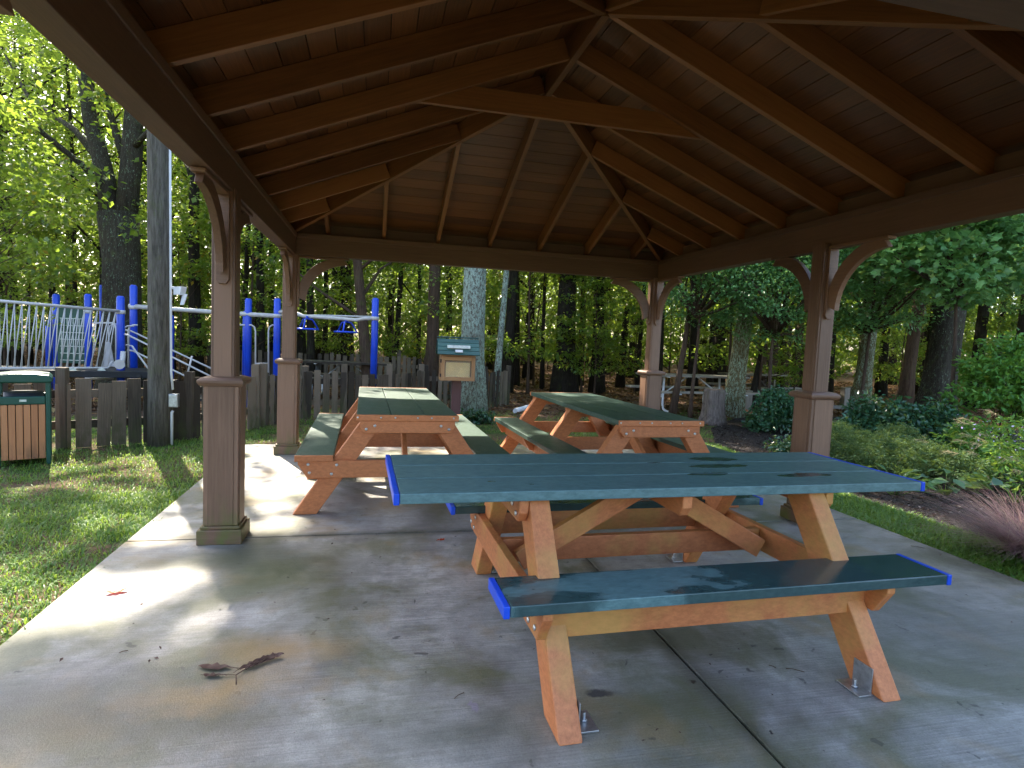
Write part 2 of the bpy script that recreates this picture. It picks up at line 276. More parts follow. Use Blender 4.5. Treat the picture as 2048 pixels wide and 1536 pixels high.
# ------------------------------------------------------------------ object helpers
def tag(o, label=None, cat=None, group=None, kind=None):
    if label: o['label'] = label
    if cat: o['category'] = cat
    if group: o['group'] = group
    if kind: o['kind'] = kind
    return o
def empty(name, loc=(0, 0, 0), rz=0., **k):
    o = bpy.data.objects.new(name, None); COL.objects.link(o); o.location = loc; o.rotation_euler = (0, 0, rz)
    o.empty_display_size = .2; return tag(o, **k)
rnd = random.Random(11)
class MB:
    """collects boards, tubes and prisms into one mesh"""
    def __init__(s): s.v = []; s.f = []; s.g = []; s.t = []; s.sm = []
    def add(s, vs, fs, gc, tint=None, smooth=False):
        k = len(s.v); s.v += [tuple(v) for v in vs]; s.f += [tuple(i + k for i in f) for f in fs]
        s.g += [tuple(g) for g in gc]; tint = rnd.random() if tint is None else tint
        s.t += [tint] * len(fs); s.sm += [smooth] * len(fs)
    def board(s, p0, p1, w, h, up=(0, 0, 1), cut0=0., cut1=0.):
        """w = size sideways, h = size along up; the bottom edge is cut back by cut0/cut1 at the ends"""
        p0 = Vector(p0); p1 = Vector(p1); a = (p1 - p0); L = a.length; a.normalize()
        sd = a.cross(Vector(up)); 
        if sd.length < 1e-4: sd = a.cross(Vector((1, 0, 0)))
        sd.normalize(); u = sd.cross(a).normalized(); vs = []; gc = []; o = Vector((rnd.random() * 50, rnd.random() * 50, rnd.random() * 50))
        for e, P, c in ((0, p0, cut0), (1, p1, -cut1)):
            for (i, j) in ((-1, -1), (1, -1), (1, 1), (-1, 1)):
                q = P + sd * (i * w / 2) + u * (j * h / 2) + (a * c if j < 0 else Vector((0, 0, 0)))
                vs.append(q); gc.append(Vector((e * L, i * w / 2, j * h / 2)) + o)
        s.add(vs, [(3, 2, 1, 0), (4, 5, 6, 7), (0, 1, 5, 4), (1, 2, 6, 5), (2, 3, 7, 6), (3, 0, 4, 7)], gc)
    def box(s, c, sz, rz=0.):
        c = Vector(c); ax = max(range(3), key=lambda i: sz[i]); M = Matrix.Rotation(rz, 3, 'Z')
        e = [Vector((1, 0, 0)), Vector((0, 1, 0)), Vector((0, 0, 1))]
        a = M @ e[ax]; u = M @ (e[2] if ax != 2 else e[1]); wi = 3 - ax - (2 if ax != 2 else 1); hi = 2 if ax != 2 else 1
        s.board(c - a * sz[ax] / 2, c + a * sz[ax] / 2, sz[wi], sz[hi], u)
    def prism(s, poly, O, A, B, T, th):
        """polygon (a,b) in the plane O + a*A + b*B, thickness th along T (centred)"""
        O = Vector(O); A = Vector(A); B = Vector(B); T = Vector(T); n = len(poly); vs = []; gc = []; o = Vector((rnd.random() * 50, rnd.random() * 50, 0))
        for k in (-.5, .5):
            for a, b in poly: vs.append(O + A * a + B * b + T * (k * th)); gc.append(o + Vector((a, b, k * th)))
        fl = (A.cross(B)).dot(T) < 0
        fs = [tuple(range(n))[::-1], tuple(range(n, 2 * n))] + [(i, (i + 1) % n, n + (i + 1) % n, n + i) for i in range(n)]
        if fl: fs = [f[::-1] for f in fs]
        s.add(vs, fs, gc)
    def tube(s, pts, r, n=10, cap=True, tint=None, flare=None):
        pts = [Vector(p) for p in pts]; k = len(pts); r = [r] * k if isinstance(r, (int, float)) else list(r)
        vs = []; gc = []; fs = []; L = 0; pu = None; o = rnd.random() * 50
        for i, p in enumerate(pts):
            a = (pts[min(i + 1, k - 1)] - pts[max(i - 1, 0)]).normalized()
            u = a.orthogonal().normalized() if pu is None else (pu - a * pu.dot(a)).normalized()
            pu = u; q = a.cross(u)
            if i: L += (pts[i] - pts[i - 1]).length
            for j in range(n):
                th = 2 * math.pi * j / n; rr = r[i] * (1 + (flare(i, th) if flare else 0))
                vs.append(p + (u * math.cos(th) + q * math.sin(th)) * rr); gc.append((L + o, th * r[0], 0))
        for i in range(k - 1):
            for j in range(n): fs.append((i * n + j, i * n + (j + 1) % n, (i + 1) * n + (j + 1) % n, (i + 1) * n + j))
        if cap: fs += [tuple(range(n))[::-1], tuple(range((k - 1) * n, k * n))]
        s.add(vs, fs, gc, tint, True)
        if cap: s.sm[-1] = s.sm[-2] = False
    def build(s, name, m, parent=None, bevel=0., **k):
        me = bpy.data.meshes.new(name); me.from_pydata(s.v, [], s.f)
        a = me.attributes.new('gc', 'FLOAT_VECTOR', 'POINT'); a.data.foreach_set('vector', np.array(s.g, dtype=np.float32).ravel())
        a = me.attributes.new('tint', 'FLOAT', 'FACE'); a.data.foreach_set('value', np.array(s.t, dtype=np.float32))
        me.polygons.foreach_set('use_smooth', s.sm); me.materials.append(MT[m] if isinstance(m, str) else m); me.update()
        o = bpy.data.objects.new(name, me); COL.objects.link(o)
        if parent: o.parent = parent
        if bevel:
            b = o.modifiers.new('bevel', 'BEVEL'); b.width = bevel; b.segments = 2; b.limit_method = 'ANGLE'; b.angle_limit = R_(40)
        return tag(o, **k)
def kids(o): return [c for c in bpy.data.objects if c.parent == o]
CH = {}
def copy_tree(o, parent=None):
    c = o.copy(); COL.objects.link(c)
    if parent: c.parent = parent
    for ch in list(o.children): copy_tree(ch, c)
    return c
def xf(mb, M):
    mb.v = [tuple(M @ Vector(v)) for v in mb.v]; return mb

# leaves as numpy meshes
def leaf_mesh(name, m, P, A, N, L, Wd, tint, shape=4):
    """P base points, A unit direction, N approx normal, L length, Wd width ratio"""
    n = len(P); B = np.cross(N, A); B /= np.linalg.norm(B, axis=1)[:, None] + 1e-9; N = np.cross(A, B)
    L = L[:, None]; W = (L * Wd)
    if shape == 4:
        V = np.stack([P, P + A * L * .45 + B * W * .5 + N * L * .08, P + A * L - N * L * .10, P + A * L * .45 - B * W * .5 + N * L * .08], 1); F = [(0, 1, 2), (0, 2, 3)]
    elif shape == 3:
        V = np.stack([P - B * W * .5, P + B * W * .5, P + A * L], 1); F = [(0, 1, 2)]
    elif shape == 5:     # grass blade with a bend
        V = np.stack([P - B * W * .5, P + B * W * .5, P + A * L * .6 + B * W * .35, P + A * L * .6 - B * W * .35, P + A * L * .9 + N * L * .35], 1); F = [(0, 1, 2), (0, 2, 3), (3, 2, 4)]
    else:                # lobed maple leaf
        pr = [(0, 0), (-.38, .10), (-.30, .32), (-.55, .55), (-.22, .60), (0, 1.), (.22, .60), (.55, .55), (.30, .32), (.38, .10)]
        V = np.stack([P + A * L * b + B * L * a * Wd * 1.1 - N * L * (abs(a) * .25) for a, b in pr], 1)
        F = [(0, 2, 1), (0, 4, 2), (2, 4, 3), (0, 5, 4), (0, 6, 5), (0, 8, 6), (8, 7, 6), (0, 9, 8)]
    k = V.shape[1]; F = np.array(F); fi = (F[None] + (np.arange(n) * k)[:, None, None]).reshape(-1)
    nf = n * len(F); me = bpy.data.meshes.new(name)
    me.vertices.add(n * k); me.vertices.foreach_set('co', V.reshape(-1).astype(np.float32))
    me.loops.add(nf * 3); me.loops.foreach_set('vertex_index', fi.astype(np.int32))
    me.polygons.add(nf); me.polygons.foreach_set('loop_start', (np.arange(nf) * 3).astype(np.int32))
    a = me.attributes.new('tint', 'FLOAT', 'FACE'); a.data.foreach_set('value', np.repeat(tint, len(F)).astype(np.float32))
    me.materials.append(MT[m]); me.update(calc_edges=True); return me
def link(me, name, parent=None, **k):
    o = bpy.data.objects.new(name, me); COL.objects.link(o)
    if parent: o.parent = parent
    return tag(o, **k)
def unit(v): return v / (np.linalg.norm(v, axis=-1, keepdims=True) + 1e-9)
def vnoise(x, y, seed=0):
    """smooth value noise, 0..1"""
    r = np.random.RandomState(seed).rand(64, 64); xi = np.floor(x).astype(int); yi = np.floor(y).astype(int)
    fx = x - xi; fy = y - yi; fx = fx * fx * (3 - 2 * fx); fy = fy * fy * (3 - 2 * fy); g = lambda a, b: r[a % 64, b % 64]
    return (g(xi, yi) * (1 - fx) + g(xi + 1, yi) * fx) * (1 - fy) + (g(xi, yi + 1) * (1 - fx) + g(xi + 1, yi + 1) * fx) * fy
SHX = SUN_H.x / math.tan(SUN_EL); SHY = SUN_H.y / math.tan(SUN_EL)
SHADE = []
for px_, py_, rx_, ry_, k_ in ((470, 1175, .16, .07, .5), (400, 1200, .18, .06, .5), (320, 1230, .16, .07, .5), (240, 1275, .18, .10, .5), (160, 1300, .25, .12, .5), (285, 1130, .16, .10, .4), (345, 1105, .20, .07, .4), (540, 950, .10, .35, .3), (600, 1000, .10, .2, .3), (200, 1165, .2, .14, -.3), (345, 1160, .16, .12, -.3), (440, 1215, .14, .10, -.3)):
    g_ = gnd(px_, py_); SHADE.append((g_.x, g_.y, rx_, ry_, k_))
def in_gap(P):
    """where the canopy has its gaps: leaves whose shade would fall on the sunny flecks of lawn and slab are left out to shape the light"""
    gx = P[:, 0] - SHX * P[:, 2]; gy = P[:, 1] - SHY * P[:, 2]
    v = .42 * vnoise(gx * 1.6 + 7, gy * 1.6 + 3, 5) + .33 * vnoise(gx * 3.8, gy * 3.8, 6) + .25 * vnoise(gx * 8, gy * 8, 7)
    for (x_, y_, rx, ry, k_) in SHADE: v = v - k_ * np.exp(-(((gx - x_) / rx) ** 2 + ((gy - y_) / ry) ** 2) ** 1.5)
    th = np.full(len(P), .55)
    th = np.where((gx < -1.45) & (gy < 9.5) & (gx > -8) & (gy > 2.2), .455, th)
    th = np.where((gx > -1.6) & (gx < -.62) & (gy > 2.65) & (gy < 3.75), .46, th)
    th = np.where((gx > -.62) & (gx < 2) & (gy < 4.1), .80, th)
    th = np.where((gx > -1.6) & (gx < -.2) & (gy > 4.0) & (gy < 7.2), .50, th)
    th = np.where((gx > -.6) & (gx < 1.6) & (gy > 4.7) & (gy < 6.9), .34, th)
    th = np.where((gx > -.62) & (gx < -.02) & (gy > 4.0) & (gy < 6.6), .53, th)
    th = np.where((gx > 1.6) & (gy < 9), .66, th)
    th = np.where(gy < 2.5, .95, th)
    return v > th
def clump_leaves(rs, clumps, per, flat=.5, up=.75):
    C = np.repeat(clumps[:, :3], per, 0); Rr = np.repeat(clumps[:, 3], per)[:, None]
    d = unit(rs.normal(size=C.shape)); rad = rs.rand(len(C), 1) ** .45
    off = d * rad * Rr; off[:, 2] *= flat; P = C + off
    A = unit(np.stack([off[:, 0], off[:, 1], off[:, 2] * .5 - .12 * Rr[:, 0]], 1) + rs.normal(size=C.shape) * .35 * Rr)
    N = unit(np.array([0, 0, 1.]) * up + rs.normal(size=C.shape) * (1.05 - up))
    return P, A, N
def tint_of(rs, n, base=.45, sd=.2, P=None):
    t = base + rs.normal(size=n) * sd
    if P is not None: t += (vnoise(P[:, 0] * .6 + P[:, 2] * .3, P[:, 1] * .6 + P[:, 2] * .45, 9) - .5) * .35
    return np.clip(t, 0, 1)
exec_done = True

# ------------------------------------------------------------------ ground, slab, beds
def sheet(name, poly, z, m, label=None, sub=0, kind='structure'):
    mb = MB(); mb.add([(x, y, z) for x, y in poly], [tuple(range(len(poly)))], [(x, y, 0) for x, y in poly]); return mb.build(name, m, kind=kind, label=label)
sheet('ground', [(-250, -250), (250, -250), (250, 250), (-250, 250)], -.035, 'ground')
slab = MB(); X0, X1, XJ, YJ = -1.44, 3.83, 1.30, 3.95
for (a, b) in ((X0, XJ - .006), (XJ + .006, X1)):
    for (c, d) in ((.65, YJ - .007), (YJ + .007, 7.25)): slab.board((a, (c + d) / 2, -.05), (b, (c + d) / 2, -.05), d - c, .10)
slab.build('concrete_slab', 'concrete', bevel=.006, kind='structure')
bed = [(4.62, .8), (4.55, 3.6), (4.50, 4.2), (4.45, 5.0), (4.55, 6.3), (4.75, 7.5), (5.6, 9.0), (7.2, 10.6), (9.5, 10.9), (12, 9.5), (14, 6), (13, 2), (9, .4)]
sheet('mulch_bed', bed, -.026, 'mulch')
def in_poly(x, y, poly):
    c = np.zeros(len(x), bool); n = len(poly)
    for i in range(n):
        x0, y0 = poly[i]; x1, y1 = poly[i - 1]
        with np.errstate(divide='ignore', invalid='ignore'):
            c ^= ((y0 > y) != (y1 > y)) & (x < (x1 - x0) * (y - y0) / (y1 - y0) + x0)
    return c
rs = np.random.RandomState(3)
def grass_patch(n, x0, x1, y0, y1, keep, seed, hmin, hmax, near):
    r = np.random.RandomState(seed); x = x0 + (x1 - x0) * r.rand(n); y = y0 + (y1 - y0) * r.rand(n)
    d = .55 * vnoise(x * 1.1 + 2, y * 1.1 + 9, 21) + .45 * vnoise(x * 4, y * 4, 22)
    k = keep(x, y) & (d + r.rand(n) * .35 > near); x = x[k]; y = y[k]; d = d[k]; n = len(x)
    P = np.stack([x, y, np.full(n, -.037)], 1); th = r.rand(n) * 2 * np.pi
    A = unit(np.stack([np.cos(th) * .55, np.sin(th) * .55, .35 + r.rand(n) * 1.1], 1)); N = unit(np.stack([np.cos(th), np.sin(th), -.3 * np.ones(n)], 1))
    L = (hmin + (hmax - hmin) * r.rand(n) ** 1.6) * (.7 + .6 * d); return P, A, N, L, .14 * (.045 / L) ** .3, np.clip(.42 + (d - .5) * .6 + r.normal(size=n) * .2, 0, 1)
def multi(name, m, parts, shape, **k):
    P, A, N, L, W, T = [np.concatenate([p[i] for p in parts]) for i in range(6)]
    return link(leaf_mesh(name, m, P, A, N, L, W[:, None] if W.ndim == 1 else W, T, shape), name, **k)
lawn_l = lambda x, y: (x < -1.42) | (y > 7.25)
notbed = lambda x, y: ~in_poly(x, y, bed)
multi('lawn_grass', 'grass', [
    grass_patch(70000, -4.2, -1.38, 1.9, 5.2, lambda x, y: x < -1.415 + .05 * vnoise(y * 14, y * 3, 8), 1, .02, .07, .52),
    grass_patch(60000, -7.5, -1.38, 5.2, 9.5, lawn_l, 2, .02, .07, .54),
    grass_patch(30000, -1.5, 4.6, 7.2, 11.0, notbed, 4, .025, .07, .52),
    grass_patch(60000, 3.80, 4.75, 1.0, 7.4, lambda x, y: notbed(x, y) & (x > 3.82 + .03 * np.sin(y * 8)), 5, .025, .08, .25),
    grass_patch(16000, 3.8, 7.0, 7.2, 12, notbed, 6, .025, .06, .55)], 5,
    label='patchy short green grass growing beside the concrete slab', cat='grass', kind='stuff')
def flat_leaves(n, fx, seed, m, size, z0=-.03, shape=4, w=.6, name='leaf_litter', base=.5, **k):
    r = np.random.RandomState(seed); x, y = fx(r, n); n = len(x); th = r.rand(n) * 2 * np.pi
    A = unit(np.stack([np.cos(th), np.sin(th), r.normal(size=n) * .18], 1)); N = unit(np.stack([r.normal(size=n) * .35, r.normal(size=n) * .35, np.ones(n)], 1))
    P = np.stack([x, y, z0 + r.rand(n) * .02], 1)
    return link(leaf_mesh(name, m, P, A, N, size * (.5 + r.rand(n)), np.full((n, 1), w), np.clip(base + r.normal(size=n) * .25, 0, 1), shape), name, **k)
def wedge(y0, y1):
    def f(r, n):
        d = y0 + (y1 - y0) * r.rand(n) ** .8; a = np.radians(-34 + 92 * r.rand(n)); x = d * np.sin(a); y = d * np.cos(a)
        k = (y > 8.5) & ~in_poly(x, y, bed); return x[k], y[k]
    return f
flat_leaves(60000, wedge(10.5, 34), 31, 'litter', .10, name='leaf_litter', label='brown fallen leaves covering the woodland floor', cat='leaf litter', kind='stuff')
def bedf(r, n):
    x = 4.4 + 8 * r.rand(n); y = .5 + 10.5 * r.rand(n); k = in_poly(x, y, bed) & (r.rand(n) < np.clip(1.6 - .12 * (x + y - 6), .12, 1)); return x[k], y[k]
flat_leaves(52000, bedf, 32, 'chips', .035, z0=-.024, w=.35, name='mulch_chips', base=.55, label='dark shredded mulch with a few pale chips in the garden bed', cat='mulch', kind='stuff')

# ------------------------------------------------------------------ pavilion
CX, CY = 1.24, 3.95; HX, HY, RY = 2.13, 2.80, .60; ZU, MS = 2.355, .40
ZR = ZU + MS * HX
pav = empty('pavilion', (CX, CY, 0), label='open brown timber pavilion with a hipped board ceiling over the picnic tables', cat='pavilion')
PT = Matrix.Translation((-CX, -CY, 0))
def pb(mb, name, m, parent=pav, bevel=.004, **k): return xf(mb, PT).build(name, m, parent, bevel, **k)
def make_post(dirs, pl=.60):
    root = MB(); s = .065
    root.box((0, 0, 1.57), (.13, .13, 1.14))
    for (dx, dy) in ((1, 0), (-1, 0), (0, 1), (0, -1)):
        root.box((dx * .067, dy * .067, 1.57), (.006 if dx else .10, .006 if dy else .10, 1.138))
    post = root.build('post', 'paint', pav, .003)
    a = MB(); a.box((0, 0, .045), (.255, .255, .09)); a.box((0, 0, .1), (.225, .225, .02)); a.build('plinth', 'paint', post, .005)
    a = MB(); a.box((0, 0, .54), (.196, .196, .86))
    for (dx, dy) in ((1, 0), (-1, 0), (0, 1), (0, -1)): a.box((dx * .100, dy * .100, .54), (.008 if dx else .145, .008 if dy else .145, .856))
    a.build('pedestal', 'paint', post, .003)
    a = MB(); n = 4; prof = [(.098, .962), (.118, .968), (.128, .985), (.128, 1.000), (.112, 1.014), (.085, 1.022)]
    vs = [(sx * r, sy * r, z) for r, z in prof for sx, sy in ((-1, -1), (1, -1), (1, 1), (-1, 1))]
    fs = [(4 * i + j, 4 * i + (j + 1) % 4, 4 * i + 4 + (j + 1) % 4, 4 * i + 4 + j) for i in range(5) for j in range(4)] + [(3, 2, 1, 0), (20, 21, 22, 23)]
    a.add(vs, fs, [(v[0] + v[2], v[1], v[2]) for v in vs]); a.build('cap', 'paint', post)
    Rr = .47; z0 = 1.68
    for (dx, dy) in dirs:
        D = Vector((dx, dy, 0)); T = Vector((-dy, dx, 0)); poly = []; S = .07
        for i in range(13):
            th = math.pi - i * math.pi / 2 / 12; poly.append((S + Rr + Rr * math.cos(th), z0 + (2.118 - z0) * math.sin(th)))
        for i in range(12, -1, -1):
            th = math.pi - i * math.pi / 2 / 12; poly.append((S + Rr + .055 + (Rr - .035) * math.cos(th) , z0 - .045 + (2.118 - z0 - .03) * math.sin(th)))
        a = MB(); a.prism(poly, (0, 0, 0), D, (0, 0, 1), T, .042); a.build('bracket', 'paint', post, .003)
        a = MB(); w = .036
        poly = [(-w, 2.118), (-w, 1.60), (-w * .55, 1.575), (w * .55, 1.575), (w, 1.60), (w, 2.118)]
        a.prism(poly, D * .081, T, (0, 0, 1), D, .022)
        a.board(D * .09 + Vector((0, 0, 2.106)), D * pl + Vector((0, 0, 2.106)), .072, .022); a.build('bracket_plate', 'paint', post, .003)
    return post
yN, yM, yF = -HY, 0, HY
lay = [(-HX, yM, [(0, 1), (0, -1)]), (HX, yM, [(0, 1), (0, -1)]), (-HX, yF, [(0, -1), (1, 0)]), (HX, yF, [(0, -1), (-1, 0)]), (-HX, yN, [(0, 1), (1, 0)]), (HX, yN, [(0, 1), (-1, 0)])]
for x, y, d in lay:
    p = make_post(d, .60 if y > -1 else .46); p.location = (x + (-.04 if x > 0 else .0), y, 0)
# beams
BZ0, BZ1 = 2.12, 2.335
for sx in (-1, 1):
    a = MB(); x = sx * HX
    a.board((x, -HY - .055, (BZ0 + BZ1) / 2), (x, HY + .055, (BZ0 + BZ1) / 2), .11, BZ1 - BZ0)
    a.board((x + sx * .077, -HY - .09, 2.285), (x + sx * .077, HY + .09, 2.285), .036, .17)
    a.board((x + sx * .064, -HY - .06, 2.17), (x + sx * .064, HY + .06, 2.17), .012, .05)
    a.board((x - sx * .060, -HY + .06, 2.322), (x - sx * .060, HY - .06, 2.322), .012, .05)
    a.build('beam', 'beam', pav, .004)
for sy in (-1, 1):
    a = MB(); y = sy * HY
    a.board((-HX + .057, y, (BZ0 + BZ1) / 2), (HX - .057, y, (BZ0 + BZ1) / 2), .11, BZ1 - BZ0)
    a.board((-HX - .095, y + sy * .077, 2.285), (HX + .095, y + sy * .077, 2.285), .036, .17)
    a.board((-HX + .07, y - sy * .060, 2.322), (HX - .07, y - sy * .060, 2.322), .012, .05)
    a.build('beam', 'beam', pav, .004)
for sx in (-1, 1):
    a = MB(); a.board((sx * (HX + .035), -HY - .05, 2.395), (sx * (HX + .035), HY + .05, 2.395), .03, .13); a.build('frieze_board', 'beam', pav)
    a = MB(); a.board((-HX + .02, sx * (HY + .035), 2.395), (HX - .02, sx * (HY + .035), 2.395), .03, .13); a.build('frieze_board', 'beam', pav)
RH = .135
def rafter(p0, p1, name='rafter', w=.04, h=RH):
    a = MB(); p0 = Vector(p0); p1 = Vector(p1); d = (p1 - p0).normalized(); up = Vector((0, 0, 1)); u = (up - d * d.dot(up)).normalized()
    a.board(p0 + u * h / 2, p1 + u * h / 2, w, h, up); return a.build(name, 'rafter', pav, .003)
def zx(dx): return ZU + MS * (HX - abs(dx))
MY = (ZR - ZU) / (HY - RY)
def zy(y): return ZU + MY * (HY - abs(y))
for k in range(-4, 5):
    y = k * .585
    for sx in (-1, 1):
        dh = 0.022 if abs(y) <= .6 else HX * (1 - (HY - abs(y)) / (HY - RY)) + .02
        rafter((sx * (HX + .02), y, zx(HX + .02)), (sx * dh, y, zx(dh)))
for k in range(-3, 4):
    x = k * .585
    for sy in (-1, 1):
        yh = HY - (HY - RY) * (1 - abs(x) / HX) + .02
        rafter((x, sy * (HY + .02), zy(HY + .02)), (x, sy * yh, zy(yh)))
for sx in (-1, 1):
    for sy in (-1, 1): rafter((sx * (HX + .01), sy * (HY + .01), ZU - .022), (sx * .02, sy * (RY + .0), ZR - .022), 'hip_rafter', .045, .155)
a = MB(); a.board((0, -RY, ZR + .06), (0, RY, ZR + .06), .045, .17); a.build('ridge_beam', 'rafter', pav, .003)
for y in (.042,):
    a = MB(); xe = 1.02; z = 2.90
    a.prism([(-xe, zx(xe) + .012), (xe, zx(xe) + .012), (.88, zx(.88) + .10), (-.88, zx(.88) + .10)], (0, y, 0), (1, 0, 0), (0, 0, 1), (0, 1, 0), .036); a.build('collar_tie', 'rafter', pav, .003)
# ceiling boards
OV = .13; DZ = RH * math.sqrt(1 + MS * MS) + .002
def slope_boards(kind, sg):
    a = MB(); n = 17; run = (HX if kind == 'x' else HY - RY)
    for i in range(n):
        u0 = -OV + (run + OV) * i / n; u1 = -OV + (run + OV) * (i + 1) / n - .005
        q = []
        for u in (u0, u1):
            if kind == 'x': e = RY + (HY - RY) * (1 - u / HX); X = HX - u; z = ZU + MS * u + DZ; q += [(sg * X, -e, z), (sg * X, e, z)]
            else: e = HX * (1 - u / (HY - RY)); Y = HY - u; z = ZU + MY * u + DZ; q += [(-e, sg * Y, z), (e, sg * Y, z)]
        lo = [q[0], q[1], q[3], q[2]]; vs = lo + [(x, y, z + .02) for x, y, z in lo]
        c = (Vector(lo[1]) - Vector(lo[0])).cross(Vector(lo[3]) - Vector(lo[0]))
        fs = [(0, 1, 2, 3), (7, 6, 5, 4), (0, 4, 5, 1), (1, 5, 6, 2), (2, 6, 7, 3), (3, 7, 4, 0)]
        if c.z > 0: fs = [f[::-1] for f in fs]
        o = rnd.random() * 40; o2 = rnd.random() * 40
        gc = [((v[1] if kind == 'x' else v[0]) + o, (v[0] if kind == 'x' else v[1]) + o2, v[2]) for v in vs]
        a.add(vs, fs, gc)
    a.build('ceiling_boards', 'deck', pav)
for sg in (-1, 1): slope_boards('x', sg); slope_boards('y', sg)
a = MB(); z = ZU + DZ + .026; e = OV
v = [(-HX - e, -HY - e, z - MS * e), (HX + e, -HY - e, z - MS * e), (HX + e, HY + e, z - MS * e), (-HX - e, HY + e, z - MS * e), (0, -RY, ZR + DZ + .026), (0, RY, ZR + DZ + .026)]
v2 = [(p[0] * 1.0, p[1], p[2] + .03) for p in v]; F = [(0, 4, 5, 3), (1, 2, 5, 4), (0, 1, 4), (2, 3, 5)]
a.add(v + v2, F + [tuple(i + 6 for i in f[::-1]) for f in F] + [(0, 3, 9, 6), (3, 2, 8, 9), (2, 1, 7, 8), (1, 0, 6, 7)], v + v2); a.build('shingle_roof', 'shingle', pav)
a = MB()
for sx in (-1, 1): a.board((sx * (HX + e + .012), -HY - e, z - MS * e - .03), (sx * (HX + e + .012), HY + e, z - MS * e - .03), .02, .10)
for sy in (-1, 1): a.board((-HX - e, sy * (HY + e + .012), z - MS * e - .03), (HX + e, sy * (HY + e + .012), z - MS * e - .03), .02, .10)
a.build('fascia', 'beam', pav, .003)

# ------------------------------------------------------------------ picnic tables
def bolt(mb, p, n, r=.011): 
    n = Vector(n); p = Vector(p); mb.tube([p, p + n * .004, p + n * .007], [r, r, r * .55], 10)
def picnic_table(name, loc, rz, label, half, frames, endcap, algae, green, bench=(None, None), ada=False, by=.655, bw=.26):
    """local: x along the table, y across"""
    t = empty(name, loc, rz, label=label, cat='picnic table', group='picnic tables under the pavilion'); og = 'orange_algae' if algae else 'orange'
    zt = .735; th = .040; hw = .37; ec = .022
    a = MB()
    for i in range(3):
        y = (-1 + i) * .2475; a.board((-half, y, zt - th / 2), (half, y, zt - th / 2), .242, th)
    a.build('tabletop', green, t, .004)
    b0, b1 = bench if bench[0] is not None else (-half, half)
    for sy in (-1, 1):
        a = MB(); y = sy * by; a.board((b0, y, .44 - th / 2), (b1, y, .44 - th / 2), bw, th); a.build('bench_seat', 'green_soaked' if ada else green, t, .004)
        a = MB(); a.board((frames[0] - .04, sy * (by - .012), .328), (frames[-1] + .045, sy * (by - .012), .328), .04, .142); a.build('bench_rail', og, t, .004)
        for sx, bb in ((-1, b0), (1, b1)):
            a = MB(); a.box((bb + sx * (ec / 2 + .001), y, .44 - th / 2 - .001), (ec, bw + .002, th + .004)); a.build('end_cap', endcap, t, .004)
    for sx in (-1, 1):
        a = MB(); a.box((sx * (half + ec / 2 + .001), 0, zt - th / 2 - .001), (ec, .74, th + .004)); a.build('end_cap', endcap, t, .004)
        if endcap == 'orange':
            c = MB()
            for i in range(6): bolt(c, (sx * (half + ec + .001), -.33 + i * .132 + (i % 2) * .03, zt - .018), (sx, 0, 0), .007)
            c.build('screw', 'bolt', t)
    nf = len(frames)
    for fi, fx in enumerate(frames):
        out = -1 if fi == 0 else 1
        mid = 0 < fi < nf - 1
        for sy in (-1, 1):
            a = MB(); p = [(-.80, 0), (-.635, 0), (-.165, .692), (-.33, .692)]
            a.prism([(sy * u, v) for u, v in p], (fx, 0, 0), (0, 1, 0), (0, 0, 1), (1, 0, 0), .085); a.build('leg', og, t, .006)
            if ada and not mid:
                a = MB(); fx2 = fx - out * .047
                a.box((fx2 - out * .0, sy * .70, .052), (.005, .09, .10)); a.box((fx2 - out * .035, sy * .70, .006), (.066, .115, .006)); 
                a.tube([(fx2 - out * .035, sy * .70, .008), (fx2 - out * .035, sy * .70, .04)], .006, 8); a.tube([(fx2 - out * .035, sy * .70, .01), (fx2 - out * .035, sy * .70, .018)], .012, 6)
                a.build('floor_bracket', 'galv', t, .001)
        x = fx + out * .064
        a = MB(); a.prism([(-by - .11, .400), (-by - .11, .375), (-by - .045, .275), (by + .045, .275), (by + .11, .375), (by + .11, .400)], (x, 0, 0), (0, 1, 0), (0, 0, 1), (1, 0, 0), .038); a.build('seat_support', og, t, .004)
        a = MB(); a.prism([(-.345, .692), (-.345, .64), (-.315, .60), (.315, .60), (.345, .64), (.345, .692)], (x, 0, 0), (0, 1, 0), (0, 0, 1), (1, 0, 0), .038); a.build('top_cleat', og, t, .005)
        a = MB(); xo = x + out * .0195
        for sy in (-1, 1):
            for u, v in ((by + .04, .375), (by + .03, .315), (.50, .37), (.535, .305), (.24, .655), (.30, .63)): bolt(a, (xo, sy * u, v), (out, 0, 0))
        a.build('bolt', 'bolt', t)
    if ada:
        a = MB(); a.prism([(-.345, .692), (-.345, .64), (-.315, .60), (.315, .60), (.345, .64), (.345, .692)], (0, 0, 0), (0, 1, 0), (0, 0, 1), (1, 0, 0), .045); a.build('top_cleat', og, t, .006)
        for sx in (-1, 1):
            a = MB(); a.board((sx * (abs(frames[0]) - .02), 0, .32), (sx * .03, 0, .655), .04, .095); a.build('diagonal_brace', og, t, .004)
        a = MB(); a.board((frames[0] - .04, .10, .335), (frames[-1] + .04, .10, .335), .04, .11); a.build('stretcher', og, t, .004)
    else:
        for i in range(nf - 1):
            pass
        for sx in (-1, 1):
            a = MB(); a.board((sx * (abs(frames[0]) - .10), 0, .33), (sx * (abs(frames[0]) * .42), 0, .66), .038, .09); a.build('diagonal_brace', og, t, .004)
    return t
T1 = picnic_table('picnic_table', (1.29, 2.565, 0), R_(1.3), 'wet dark green picnic table with bright blue end caps, nearest on the slab', 1.195, (-.65, .65), 'blue_cap', True, 'green_wet', bench=(-.85, .975), ada=True, by=.585, bw=.245)
